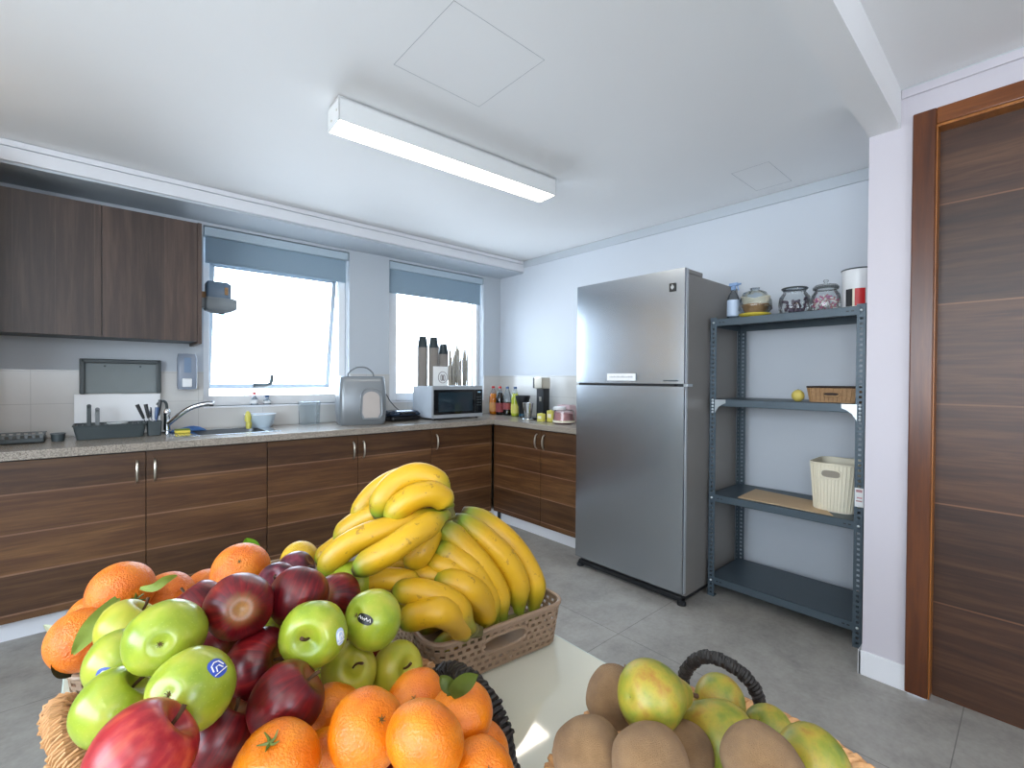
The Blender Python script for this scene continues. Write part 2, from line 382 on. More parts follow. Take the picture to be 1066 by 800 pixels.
# beams
b=MB(); b.box(-2.2,WX,3.455,WY,2.342,CZ); struct('trim_1',b,M['wall'],smooth=False)
b=MB(); b.box(-2.2,WX,3.440,3.455,2.355,2.425,.003); b.box(-2.2,WX,3.443,3.455,2.43,CZ-.004,.002); struct('trim_2',b,M['trimw'],smooth=False)
b=MB(); b.box(-2.2,2.6,.385,.49,2.322,CZ+.012); struct('trim_3',b,M['ceil'],smooth=False)
# shadow-gap mouldings under the ceiling
b=MB(); b.box(WX-.010,WX,.49,3.44,2.395,CZ-.006,.002); b.box(WX-.006,WX,.49,3.44,CZ-.006,CZ,mi=1); struct('trim_4',b,[M['wall'],M['gap']],smooth=False)
b=MB(); b.box(DX-.008,DX,-2.9,.383,2.437,CZ+.006,.002); b.box(DX-.005,DX,-2.9,.383,CZ+.006,CZ+.012,mi=1); struct('trim_5',b,[M['wallw'],M['gap']],smooth=False)
# ceiling access panels
def panel(x0,x1,y0,y1,w=.0016):
    b=MB(); z0,z1=CZ-.0006,CZ
    b.box(x0,x1,y0,y0+w,z0,z1);b.box(x0,x1,y1-w,y1,z0,z1);b.box(x0,x0+w,y0,y1,z0,z1);b.box(x1-w,x1,y0,y1,z0,z1); return b
o=panel(.835,1.243,1.232,1.635).build('access_panel',M['gap'],smooth=False); tag(o,'thin outline of a square access panel in the ceiling near the lamp','access panel')
o=panel(2.72,3.08,.98,1.18).build('access_panel',M['gap'],smooth=False); tag(o,'faint outline of a small ceiling panel above the metal shelving','access panel')
# backsplash tiles
b=MB(); b.box(-2.0,.53,WY-.008,WY,.915,1.308); b.box(.53,1.555,WY-.008,WY,.915,1.066); b.box(1.555,1.915,WY-.008,WY,.915,1.308); b.box(1.915,2.975,WY-.008,WY,.915,1.066); b.box(2.975,3.2,WY-.008,WY,.915,1.308); b.box(WX-.008,WX,2.1,WY,.915,1.308)
struct('trim_6',b,M['tile'],smooth=False)
# plinths
b=MB(); b.box(-2.0,2.69,3.255,3.275,0,.10); b.box(2.675,2.69,2.13,3.255,0,.10); struct('baseboard_back',b,M['trimw'],smooth=False)
b=MB(); b.box(DX-.013,DX,.338,.502,0,.105,.003); b.box(DX-.013,2.9,.49,.503,0,.105,.003); struct('baseboard_right',b,M['trimw'],smooth=False)
# ---- windows
b=MB(); 
for x in (-1.4,-.62,.16): b.box(x,x+.04,-3.28,-3.24,1.2,2.3)
b.box(-1.4,.2,-3.28,-3.24,1.2,1.25); b.box(-1.4,.2,-3.28,-3.24,2.25,2.3); struct('window_3',b,M['white'],smooth=False)  # added window behind the camera, lets in frontal fill light
b=MB()
for y in (-1.6,-.47,.63,1.76): b.box(-2.28,-2.24,y,y+.04,.9,2.25)
b.box(-2.28,-2.24,-1.6,1.8,.9,.95); b.box(-2.28,-2.24,-1.6,1.8,2.2,2.25); struct('window_4',b,M['white'],smooth=False)  # added window out of view, brightens the right wall and rack recess
def window(n,x0,x1,fl,fr,fb,yf):
    root=thing('window_%d'%n,None,None,(x0,yf,ZS)); root['kind']='structure'
    off=(x0,yf,ZS)
    b=MB(off); y0,y1=yf,yf+.05
    b.box(x0,x0+fl,y0,y1,ZS,ZT,.003); b.box(x1-fr,x1,y0,y1,ZS,ZT,.003); b.box(x0+fl,x1-fr,y0,y1,ZS,ZS+fb,.003); b.box(x0+fl,x1-fr,y0,y1,ZT-.06,ZT,.003)
    b.build('window_frame',M['white'],root)
    b=MB(off); b.box(x0,x1,WY-.012,yf,ZS-.012,ZS,.003); b.build('window_sill',M['trimw'],root)
    return root,off
w1,off=window(1,.53,1.555,.05,.055,.07,3.90)
# top hung sash pushed open
sa=math.atan2(.17,.93); hz=2.10
pv=Vector((0,3.935,hz)); rot=Matrix.Translation(pv)@Matrix.Rotation(sa,4,'X')@Matrix.Translation(-pv)
b=MB(off); L=.93;w=.032
for a in ((.585,1.495,3.93,3.95,hz-w,hz),(.585,1.495,3.93,3.95,hz-L,hz-L+.035),(.585,.585+w,3.93,3.95,hz-L,hz),(1.495-w,1.495,3.93,3.95,hz-L,hz)): b.box(*a,bev=.003,mat=rot)
sash=b.build('sash',M['sash'],w1)
b=MB(off); b.box(.60,1.48,3.938,3.942,hz-L+.03,hz-w,mat=rot); b.build('pane',M['pane'],sash,smooth=False)
b=MB(off); b.box(.585,1.495,3.92,3.95,2.10,2.26); b.build('pane',M['pane'],w1,smooth=False)
b=MB(off); 
p0=rot@Vector((.93,3.925,hz-L+.025)); b.tube([p0+Vector((-.02,-.004,.0)),p0+Vector((.05,-.012,.0)),p0+Vector((.085,-.02,.012)),p0+Vector((.095,-.022,.035)),p0+Vector((.10,-.022,.085))],.0135,8)
b.box(p0.x-.03,p0.x+.05,p0.y-.006,p0.y+.004,p0.z-.018,p0.z+.018,.003); b.build('window_handle',M['dgrey'],sash)
w2,off=window(2,1.915,2.975,.118,.03,.07,3.895)
b=MB(off); b.box(2.03,2.95,3.915,3.92,ZS+.06,2.27); b.build('pane',M['pane'],w2,smooth=False)
b=MB(off); b.box(2.895,2.907,3.905,3.93,ZS+.07,2.26,.002); b.build('window_frame',M['white'],w2)
# roller blinds
def blind(x0,x1,zb,label,px):
    off=(x0,3.85,ZT); r=thing('roller_blind',label,'blind',off,group=None)
    b=MB(off); b.box(x0,x1,3.815,3.875,2.252,ZT-.004,.008); b.build('cassette',plain('pale_blind_cassette','#b3c2cc',.5,0,.01),r)
    b=MB(off); b.box(x0+.012,x1-.012,3.850,3.852,zb,2.255); b.build('fabric',M['blind'],r,smooth=False)
    b=MB(off); b.box(x0+.012,x1-.012,3.845,3.857,zb-.004,zb+.014,.003); b.build('bottom_bar',M['blind'],r)
    b=MB(off); b.tube([(px,3.83,2.25),(px,3.828,1.75),(px,3.828,1.30)],.0022,6); b.build('bead_chain',M['white'],r)
blind(.535,1.55,2.075,'grey blue roller blind pulled a little way down over the open window behind the sink',1.540)
blind(1.92,2.97,2.045,'grey blue roller blind above the window behind the microwave oven',2.962)
# ---- door
d=thing('door_1',None,None,(2.53,-.14,0)); d['kind']='structure'; off=(2.53,-.14,0)
b=MB(off); b.box(2.526,2.566,-.555,.268,.006,2.275,.002); b.box(2.5255,2.527,-.555,.268,.006,2.275); leaf=b.build('door_leaf',M['doorwood'],d)
b=MB(off)
b.box(2.455,2.48,.272,.344,0.008,2.35,.004); b.box(2.455,2.48,-.63,-.56,.008,2.35,.004); b.build('architrave',M['framewood'],d)
b=MB(off); b.box(2.4555,2.48,-.56,.2725,2.285,2.349,.004); b.build('architrave',wood('door_frame_mahogany_head',(7,.5,7),['#4e260e','#6a3814','#7a441b','#8a5022'],None,.3),d)
b=MB(off); b.box(2.462,2.58,.268,.2795,.008,2.285,.001); b.box(2.462,2.58,-.565,-.555,.008,2.285,.001); b.build('jamb',M['jambwood'],d)
b=MB(off); b.box(2.462,2.58,-.555,.268,2.275,2.29,.001); b.build('jamb',M['jambwood'],d)
b=MB(off); b.box(2.53,2.566,-.555,.268,0,.010); b.build('threshold',M['framewood'],d)
b=MB(off); b.tube([(2.526,-.49,1.02),(2.48,-.49,1.02)],.01,12); b.tube([(2.482,-.495,1.02),(2.478,-.44,1.02),(2.48,-.37,1.02)],.009,10); b.box(2.520,2.527,-.515,-.465,.92,1.10,.003); b.build('door_handle',M['satin'],d)
# ---- ceiling lamps
def lamp(cx,cy,cz,L,W,rz,label,lm,group=None,hh=.105):
    r=thing('ceiling_light',label,'ceiling light',(cx,cy,cz),rz,group)
    b=MB(); t=.006; z0=-hh
    b.box(-L/2,L/2,-W/2,-W/2+t,z0,-.006,.002); b.box(-L/2,L/2,W/2-t,W/2,z0,-.006,.002); b.box(-L/2,-L/2+t,-W/2,W/2,z0,-.006,.002); b.box(L/2-t,L/2,-W/2,W/2,z0,-.006,.002)
    b.box(-L/2,L/2,-W/2,W/2,-.014,-.006); b.build('housing',M['whitem'],r)
    b=MB(); b.box(-L/2+.02,L/2-.02,-W/2+.01,W/2-.01,-.006,0); b.build('mounting_plate',M['dark'],r)
    b=MB(); b.box(-L/2+t,L/2-t,-W/2+t,W/2-t,z0+.003,z0+.008); b.build('diffuser',lm,r)
    b=MB(); 
    b.lathe([(0,.002),(.005,.001),(.005,-.001),(0,-.001)],(-L/2-.001,0.02,z0+.03),8,axis=(1,0,0)); b.build('screw',M['satin'],r)
    b=MB(); b.lathe([(0,.002),(.005,.001),(.005,-.001),(0,-.001)],(-L/2-.001,-.045,z0+.05),8,axis=(1,0,0)); b.build('screw',M['satin'],r)
lamp(1.388,2.0,CZ,1.27,.145,math.radians(-2.6),'long white box ceiling light with a lit diffuser over the kitchen','' or M['lamp'])
lamp(.2,-1.5,CZ+.012,1.27,.145,0,'added fill light out of view, a white box ceiling light behind the fruit table',M['lamp_fill'],'added fill lights in the rear of the room')  # added behind the camera to fill the fruit from the front
lamp(-1.0,-.6,CZ+.012,1.27,.145,PI/2,'added fill light out of view, a white box ceiling light left of the table',M['lamp_fill'],'added fill lights in the rear of the room')  # second added fill lamp, also out of view
# ================================================================ cabinets
def bow(mb,p,axis,out,L=.12,r=.005):
    """bow handle: p centre, axis vertical, out = outward unit"""
    p=Vector(p);out=Vector(out);a=Vector(axis); pts=[]
    for i in range(11):
        t=i/10*2-1; pts.append(p+a*t*L/2+out*(.026*(1-t*t)**.5 if abs(t)<1 else 0))
    mb.tube(pts,r,8,rf=lambda u:1+.5*math.sin(PI*u))
def base_unit(name,label,x0,x1,splits,hs,ydoor=3.2,group=None):
    """window-wall units; doors between the splits; hs: handle x per door"""
    off=((x0+x1)/2,3.5,0); r=thing(name,label,'cabinet',off)
    b=MB(off); y0,y1=3.222,3.795; t=.018
    b.box(x0+.001,x0+t,y0,y1,.10,.868);b.box(x1-t,x1-.001,y0,y1,.10,.868);b.box(x0+t,x1-t,y0,y1,.10,.118);b.box(x0+t,x1-t,y1-.01,y1,.118,.868); b.box(x0+t,x1-t,y0,y0+.05,.85,.868)
    b.build('carcass',M['dgrey'],r,smooth=False)
    for fx in (x0+.06,x1-.06):
        b=MB(off); b.lathe([(.022,0),(.022,.01),(.014,.015),(.014,.10)],(fx,3.36,0),12); b.build('foot',M['black'],r)
    for a,c,hx in zip(splits,splits[1:],hs):
        b=MB(off); b.box(a+.0015,c-.0015,ydoor,ydoor+.019,.102,.865,.0012); dr=b.build('door',M['basewood'],r,smooth=False)
        b=MB(off); bow(b,(hx,ydoor,.762),(0,0,1),(0,-1,0)); b.build('handle',M['satin'],dr)
base_unit('base_cabinet','walnut double base cabinet under the sink and the dish rack',-.412,.783,(-.412,.184,.783),(.146,.222))
base_unit('base_cabinet','walnut double base cabinet below the silver countertop appliance, between sink unit and corner',.785,1.978,(.785,1.372,1.978),(1.337,1.412))
base_unit('base_cabinet','walnut single base cabinet in the corner below the microwave oven',1.980,2.60,(1.980,2.60),(2.025,))
off=(2.9,2.66,0); r=thing('base_cabinet','walnut double base cabinet along the right wall, beside the refrigerator','cabinet',off)
b=MB(off); y0,y1=2.13,3.19; x0,x1=2.642,3.19
b.box(x0,x1,y0,y0+.018,.10,.868);b.box(x0,x1,y1-.018,y1,.10,.868);b.box(x0,x1,y0+.018,y1-.018,.10,.118);b.box(x1-.01,x1,y0+.018,y1-.018,.118,.868);b.box(x0,x0+.05,y0+.018,y1-.018,.85,.868); b.build('carcass',M['dgrey'],r,smooth=False)
b=MB(off); b.lathe([(.02,0),(.02,.01),(.014,.015),(.014,.10)],(2.655,3.16,0),12); b.build('foot',M['black'],r)
b=MB(off); b.lathe([(.02,0),(.02,.01),(.014,.015),(.014,.10)],(3.1,2.2,0),12); b.build('foot',M['black'],r)
for a,c,hy in ((2.611,3.197,2.652),(2.132,2.608,2.568)):
    b=MB(off); b.box(2.62,2.639,a+.0015,c-.0015,.102,.865,.0012); dr=b.build('door',M['basewood'],r,smooth=False)
    b=MB(off); bow(b,(2.62,hy,.775),(0,0,1),(-1,0,0)); b.build('handle',M['satin'],dr)
# wall cabinet
def wall_unit(label,x0,x1,mid,group=None):
    off=((x0+x1)/2,3.6,1.49); r=thing('wall_cabinet',label,'cabinet',off)
    b=MB(off); b.box(x0,x1,3.47,3.80,1.495,2.225); b.build('carcass',M['dgrey'],r,smooth=False)
    b=MB(off); b.box(x1-.022,x1,3.448,3.80,1.478,2.226,.001); b.build('side_panel',M['topwood'],r,smooth=False)
    for a,c in ((x0,mid),(mid,x1-.022)):
        b=MB(off); b.box(a+.0015,c-.0015,3.45,3.469,1.492,2.223,.001); b.build('door',M['topwood'],r,smooth=False)
wall_unit('dark brown wall cabinet with two doors above the dish rack, beside the window',-.462,.472,.006)
off=(-1.1,3.5,0); r=thing('added_cupboard','added unseen tall cupboard, honey above and grey below, giving the refrigerator a warm reflection','cupboard',off)  # added out of view to put a warm reflection on the refrigerator
b=MB(off); b.box(-1.74,-.466,3.22,3.79,.08,2.33,.002); b.build('carcass',M['honey'],r)
for a,c in ((-1.738,-1.104),(-1.100,-.468)):
    for z0,z1,mm in ((.10,1.296,'mgrey'),(1.30,2.32,'honey')):
        b=MB(off); b.box(a,c,3.20,3.219,z0,z1,.002); dr=b.build('door',M[mm],r); b=MB(off); bow(b,(-1.14 if a<-1.5 else -1.06,3.20,1.18 if z0<1 else 1.42),(0,0,1),(0,-1,0)); b.build('handle',M['satin'],dr)
b=MB(off); b.box(-1.72,-.48,3.26,3.75,0,.08); b.build('plinth',M['dgrey'],r)
# worktop with sink cut-out
b=MB((1,3.5,.872)); z0,z1=.872,.915; hx0,hx1,hy0,hy1=.44,.83,3.36,3.70
b.box(-.452,hx0,3.18,3.80,z0,z1,.003); b.box(hx1,3.19,3.18,3.80,z0,z1,.003); b.box(hx0-.004,hx1+.004,3.18,hy0,z0,z1,.003); b.box(hx0-.004,hx1+.004,hy1,3.80,z0,z1,.003); b.box(2.60,3.19,2.125,3.19,z0,z1,.003)
tag(b.build('worktop',M['worktop']),'L shaped speckled beige grey worktop running along both kitchen walls','worktop')
# sink
off=(.6,3.53,.915); r=thing('sink','stainless steel inset sink beside the dish rack, under the open window','sink',off)
b=MB(off); b.box(.30,hx0+.008,3.33,3.73,.9152,.9192,.0015);b.box(hx1-.008,.90,3.33,3.73,.9152,.9192,.0015);b.box(hx0+.007,hx1-.007,3.33,hy0+.008,.9152,.9192,.0015);b.box(hx0+.007,hx1-.007,hy1-.008,3.73,.9152,.9192,.0015); b.build('rim',M['chrome'],r)
b=MB(off); N=28
def rr(cx,cy,w,h,rad,n=7):
    o=[]
    for sx,sy,a0 in ((1,1,0),(-1,1,90),(-1,-1,180),(1,-1,270)):
        for i in range(n):
            a=math.radians(a0+90*i/(n-1)); o.append((cx+sx*(w-rad)+rad*math.cos(a),cy+sy*(h-rad)+rad*math.sin(a)))
    return o
def loft(mb,secs,mi=0,capb=True):
    rings=[[mb.b.verts.new((x,y,z)) for x,y in pts] for pts,z in secs]
    fs=[]
    for A,B in zip(rings,rings[1:]):
        n=len(A)
        for i in range(n): fs.append(mb.b.faces.new((A[i],A[(i+1)%n],B[(i+1)%n],B[i])))
    if capb: fs.append(mb.b.faces.new(rings[-1]))
    for f in fs: f.material_index=mi
    bmesh.ops.recalc_face_normals(mb.b,faces=fs); return rings
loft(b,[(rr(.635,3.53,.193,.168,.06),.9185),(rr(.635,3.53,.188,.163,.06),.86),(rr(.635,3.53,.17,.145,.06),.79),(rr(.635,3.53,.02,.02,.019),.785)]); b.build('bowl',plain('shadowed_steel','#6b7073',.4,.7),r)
b=MB(off); 
for k in range(7): b.box(.315+k*.017,.318+k*.017,3.40,3.66,.919,.9215)
b.build('drainer_ridges',M['chrome'],r)
# tap
off=(.315,3.66,.919); r=thing('kitchen_tap','chrome kitchen tap with a long raised spout beside the dish rack','tap',off)
b=MB(off); b.lathe([(.028,0),(.028,.008),(.02,.014),(.018,.11),(.021,.115),(.021,.135),(.014,.15),(0,.152)],off,20); b.build('body',M['chrome'],r)
b=MB(off); b.tube(spline([(.322,3.652,.975),(.365,3.62,1.02),(.42,3.585,1.068),(.48,3.555,1.094),(.535,3.537,1.104)],18),.0155,12); b.build('spout',M['chrome'],r)
b=MB(off); b.lathe([(.018,-.004),(.0185,.018),(.012,.022),(0,.022)],(.530,3.537,1.100),14,axis=(1,-.25,0)); b.build('nozzle',M['chrome'],r)
b=MB(off); b.tube(spline([(.315,3.66,1.065),(.312,3.655,1.10),(.298,3.65,1.118),(.278,3.645,1.113),(.265,3.64,1.095)],12),.008,8); b.build('lever',M['dgrey'],r)
# ================================================================ refrigerator
off=(2.78,1.69,0); r=thing('refrigerator','tall brushed steel refrigerator with freezer on top, between worktop and metal shelving','refrigerator',off)
b=MB(off); b.box(2.475,3.12,1.302,2.078,.045,1.875,.006); b.build('cabinet_body',M['fridge_side'],r)
b=MB(off); b.box(2.478,2.645,1.305,2.075,1.876,1.902,.004); b.build('hinge_cover',M['fridge_side'],r)
def fdoor(z0,z1,name):
    b=MB(off)
    # gently bowed front
    n=14; y0,y1=1.298,2.082; pts=[]
    for i in range(n+1):
        t=i/n; y=y0+(y1-y0)*t; bow_=.004*(1-(2*t-1)**2); pts.append((2.428-bow_,y))
    prof=[(2.462,y0)]+[(2.438,y0)]+[(2.430,y0+.004)]+pts[1:-1]+[(2.430,y1-.004),(2.438,y1),(2.462,y1)]
    lo=[b.b.verts.new((x,y,z0)) for x,y in prof]; hi=[b.b.verts.new((x,y,z1)) for x,y in prof]; k=len(prof)
    for i in range(k): b.b.faces.new((lo[i],lo[(i+1)%k],hi[(i+1)%k],hi[i]))
    b.b.faces.new(lo); b.b.faces.new(hi); bmesh.ops.recalc_face_normals(b.b,faces=b.b.faces[:])
    return b.build(name,M['steel'],r,ang=30)
fd=fdoor(1.252,1.90,'freezer_door'); ld=fdoor(.072,1.236,'refrigerator_door')
b=MB(off); b.box(2.463,2.475,1.31,2.07,.08,1.895); b.build('door_seal',M['dark'],r,smooth=False)
b=MB(off); b.box(2.432,2.462,1.36,2.06,1.2365,1.2515); b.build('handle_recess',M['black'],r,smooth=False)
for z0,z1,pp in ((1.254,1.898,fd),(.074,1.234,ld)):
    b=MB(off); b.box(2.440,2.4615,1.2945,1.2985,z0,z1,.001); b.build('edge_strip',M['silverp'],pp)
b=MB(off); b.box(2.44,2.50,1.285,1.31,1.236,1.252,.003); b.lathe([(.009,-.008),(.009,.008)],(2.478,1.292,1.244),12); b.build('hinge',M['zinc'],r)
b=MB(off); b.box(2.45,3.10,1.315,2.065,.018,.047,.003); b.build('kick_plate',M['black'],r)
for fx,fy in ((2.465,1.32),(2.465,2.06),(3.08,1.33),(3.08,2.05)):
    b=MB(off); b.lathe([(.026,0),(.026,.014),(.018,.02),(.018,.03)],(fx,fy,0),14); b.build('foot',M['black'],r)
b=MB(off); b.box(2.4215,2.424,1.352,1.392,1.775,1.822,.001); bd=b.build('badge',M['black'],fd)
b=MB(off); b.lathe([(.010,0),(.010,.0008)],(2.4210,1.372,1.799),12,axis=(-1,0,0)); b.box(2.420,2.4212,1.370,1.3745,1.786,1.814,.0003); b.build('emblem',M['silverp'],bd)
b=MB(off); b.box(2.4155,2.4175,1.605,1.815,1.268,1.312,.0005); pl=b.build('name_plate',M['white'],fd)
b=MB(off); 
x=1.795
rnd=random.Random(3)
while x>1.63:
    w=rnd.uniform(.004,.010); b.box(2.4150,2.4156,x-w,x,1.286,1.293+rnd.choice((0,.003))); x-=w+.004
b.build('printed_line',M['silverp'],pl,smooth=False)
b=MB(off); x=1.425
while x>1.335:
    w=rnd.uniform(.003,.006); b.box(2.4245,2.4258,x-w,x,1.266,1.273,0); x-=w+.002
b.build('printed_line',M['dgrey'],fd,smooth=False)
# ================================================================ shelving rack
off=(2.9,.91,0); r=thing('metal_shelving','dark grey slotted steel shelving unit with five tiers, right of the refrigerator','shelving',off)
X0,X1,Y0,Y1,HT=2.70,3.12,.535,1.283,1.642
def post(x,y,sx,sy):
    b=MB(off); t=.002; w=.038
    for fl in (0,1):
        # flange 0 in YZ plane, flange 1 in XZ plane
        def bx(u0,u1,z0,z1):
            if fl==0: b.box(x,x+sx*t,y+sy*u0,y+sy*u1,z0,z1)
            else: b.box(x+sx*u0,x+sx*u1,y,y+sy*t,z0,z1)
        bx(0,.013,0.003,HT); bx(.025,w,.003,HT)
        z=.003
        while z<HT-.02:
            bx(.013,.025,z,z+.0135); z+=.0250
        bx(.013,.025,HT-.012,HT)
    b.box(x-sx*.001,x+sx*w,y-sy*.001,y+sy*w,0,.006)
    p=b.build('post',M['rack'],r,smooth=False)
for (x,y,sx,sy) in ((X0,Y0,1,1),(X0,Y1,1,-1),(X1,Y0,-1,1),(X1,Y1,-1,-1)): post(x,y,sx,sy)
def bolt(b,z,x=X0-.003,y=None):
    for yy in ((Y0+.019),(Y1-.019)) if y is None else (y,):
        b.lathe([(0,.004),(.004,.0035),(.0065,.001),(.0065,-.003)],(x,yy,z),12,axis=(-1,0,0))
for zt in (1.632,1.164,.603,.116):
    b=MB(off); h=.042; e=.003
    b.box(X0+e,X1-e,Y0+e,Y1-e,zt-.0015,zt); b.box(X0+e,X0+e+.0015,Y0+e,Y1-e,zt-h,zt);b.box(X1-e-.0015,X1-e,Y0+e,Y1-e,zt-h,zt);b.box(X0+e,X1-e,Y0+e,Y0+e+.0015,zt-h,zt);b.box(X0+e,X1-e,Y1-e-.0015,Y1-e,zt-h,zt)
    b.box(X0+e,X0+.02,Y0+e,Y1-e,zt-h,zt-h+.0015)
    for yy in (Y0+.055,Y0+.075,Y1-.055,Y1-.075): b.box(X0+e-.0006,X0+e+.0003,yy-.006,yy+.006,zt-.024,zt-.018,mi=1)
    sh=b.build('shelf',[M['rack'],M['black']],r,smooth=False)
    b=MB(off); bolt(b,zt-.021); 
    b.build('bolt',M['zinc'],r)
for s,yy in ((1,Y0+.036),(-1,Y1-.036)):
    b=MB(off); P=[(0,0),(.062,0),(.062,-.02),(.04,-.03),(.02,-.045),(.008,-.066),(0,-.08)]
    A=[b.b.verts.new((X0-.001,yy+s*u-s*.004,1.162+v)) for u,v in P]; B=[b.b.verts.new((X0+.001,yy+s*u-s*.004,1.162+v)) for u,v in P]
    b.b.faces.new(A);b.b.faces.new(B[::-1])
    for i in range(len(P)): b.b.faces.new((A[i],A[(i+1)%len(P)],B[(i+1)%len(P)],B[i]))
    bmesh.ops.recalc_face_normals(b.b,faces=b.b.faces[:])
    for q in (0,.018,.036,.054,.07): bolt(b,1.158-q,y=(Y0+.019 if s==1 else Y1-.019))
    b.build('corner_bracket',M['zinc'],r)
# ---- things on the rack
ZR=1.632
def lathe_obj(name,prof,loc,m,parent=None,n=24,off=None,**k):
    b=MB(off if off is not None else loc); b.lathe(prof,loc,n,**k); return b.build(name,m,parent)
# spray bottle
o3=(2.80,1.195,ZR); t=thing('spray_bottle','clear spray bottle with pale blue label on the top shelf beside the refrigerator','bottle',o3)
lathe_obj('bottle',[(.030,0),(.033,.004),(.033,.12),(.026,.145),(.012,.165),(.012,.175)],o3,M['plasticc'],t)
lathe_obj('label',[(.0337,.02),(.0337,.115)],o3,plain('pale_blue_label','#b7c6da',.4),t,cap=False)
b=MB(o3); b.lathe([(.014,.175),(.014,.195),(.009,.2)],o3,14); b.box(2.782,2.812,1.165,1.215,ZR+.197,ZR+.216,.005); b.tube([(2.797,1.165,ZR+.206),(2.797,1.15,ZR+.206)],.006,8); b.tube([(2.797,1.17,ZR+.2),(2.797,1.163,ZR+.17)],.004,6); b.build('trigger_head',plain('pale_blue_trigger','#7f9cc4',.4),t)
# bag with stacked baskets over a yellow tray
o3=(2.83,1.085,ZR); t=thing('basket_stack','beige baskets stacked in a clear bag over a yellow tray on the top shelf','baskets',o3)
b=MB(o3); b.lathe([(.055,.004),(.085,.02),(.088,.026),(.08,.024),(.052,.010)],o3,28,sx=1.0,sy=.95); b.build('yellow_tray',M['yellow'],t)
for k,(dx,dy,dz,s,tl) in enumerate(((0,.0,.028,1.05,0),(.0,.02,.068,.95,.25),(.0,-.03,.056,.95,-.3))):
    b=MB(); pr_=[(.045*s,0),(.066*s,.042),(.072*s,.046),(.072*s,.05),(.064*s,.048),(.04*s,.006)]
    b.lathe(pr_,(0,0,0),28,sx=1,sy=1); ob=b.build('basket',M['cream'] if k else M['brownw'],t); ob.location=(dx,dy,dz); ob.rotation_euler=(tl,0,0)
b=MB(o3)
b.lathe([(.06,.02),(.082,.05),(.080,.11),(.055,.15),(.02,.165),(.026,.175)],o3,14,fn=lambda a,r_,z:1+.10*math.sin(5*a+z*60)+.06*math.sin(9*a-z*90)); b.build('clear_bag',M['plasticc'],t)
# glass jar with ridges and metal lid ring
def jar(o3,R,Hh,label,fill,fillm,ridges,lidname):
    t=thing('glass_jar',label,'jar',o3)
    fn=(lambda a,r_,z:1+.02*math.cos(22*a)) if ridges else None
    lathe_obj('jar_body',[(R*.9,0),(R,.01),(R*1.03,Hh*.35),(R*.97,Hh*.62),(R*.72,Hh*.78),(R*.72,Hh*.85)],o3,M['glass'],t,n=66,fn=fn,cap=False)
    lathe_obj('jar_base',[(0,0.001),(R*.9,0.001),(R*.9,.008),(0,.008)],o3,M['glass'],t,n=32)
    b=MB(o3); rnd=random.Random(int(R*1e4))
    for q in range(fill):
        a=rnd.uniform(0,2*PI); rr_=R*.78*rnd.random()**.5; z=o3[2]+.012+Hh*.5*(q/fill)*rnd.uniform(.6,1); c0=Vector((o3[0]+rr_*math.cos(a),o3[1]+rr_*math.sin(a),z+.008)); dv=Vector((rnd.uniform(-1,1),rnd.uniform(-1,1),rnd.uniform(-.2,1.2))).normalized()*.016
        if ridges: b.lathe([(0,-.009),(.008,-.004),(.008,.004),(0,.009)],c0,8)
        else: 
            c1=c0+dv
            b.tube([c0-dv*.8,c1],.0042,6,mi=q%3)
    ob=b.build('sweets',[fillm,M['pink'],M['paper']] if not ridges else [fillm],t); ob['kind']='stuff'
    return t
j=jar((2.87,.892,ZR),.075,.165,'ridged clear glass jar half filled with dark sweets on the top shelf',60,M['purple'],True,'')
o3=(2.87,.892,ZR); lathe_obj('lid',[(.056,.138),(.060,.141),(.060,.147),(.055,.150),(.03,.152),(0,.152)],o3,M['plasticc'],j); 
b=MB(o3); b.tube([(o3[0]+.060*math.cos(a),o3[1]+.060*math.sin(a),ZR+.150) for a in [2*PI*i/28 for i in range(28)]],.0045,8,closed=True); b.build('lid_ring',M['dgrey'],j)
j=jar((2.86,.742,ZR),.066,.15,'clear glass jar with knobbed lid full of pink wrapped sweets on the top shelf',70,M['pinkc'],False,'')
o3=(2.86,.742,ZR); lathe_obj('lid',[(.058,.128),(.060,.134),(.050,.146),(.02,.152),(.008,.154),(.008,.160),(.013,.166),(.010,.174),(0,.176)],o3,M['glass'],j)
b=MB(o3); b.tube([(o3[0]+.055*math.cos(a),o3[1]+.055*math.sin(a),ZR+.126) for a in [2*PI*i/28 for i in range(28)]],.0028,6,closed=True); b.build('wire_clasp',M['dgrey'],j)
o3=(2.885,.607,ZR); t=thing('bucket','white tub with metal rim and red label at the right end of the top shelf','tub',o3)
b=MB(o3); b.lathe([(.0,0),(.064,0),(.066,.004),(.070,.205),(.067,.205),(.063,.008),(0,.006)],o3,32); b.build('tub_body',M['white'],t)
b=MB(o3); b.tube([(o3[0]+.0705*math.cos(a),o3[1]+.0705*math.sin(a),ZR+.206) for a in [2*PI*i/30 for i in range(30)]],.0035,8,closed=True); b.build('rim',M['dgrey'],t)
b=MB(o3); R=.0690
for a0,a1,mi in ((145,172,2),(172,180,1),(180,216,0)):
    for k in range(8):
        A=math.radians(a0+(a1-a0)*k/8);B=math.radians(a0+(a1-a0)*(k+1)/8)
        b.quad(*[(o3[0]+R*math.cos(q),o3[1]+R*math.sin(q),ZR+z) for q,z in ((A,.018),(B,.018),(B,.105),(A,.105))],mi=mi)
b.build('label',[M['red'],M['cream'],M['stkk']],t)
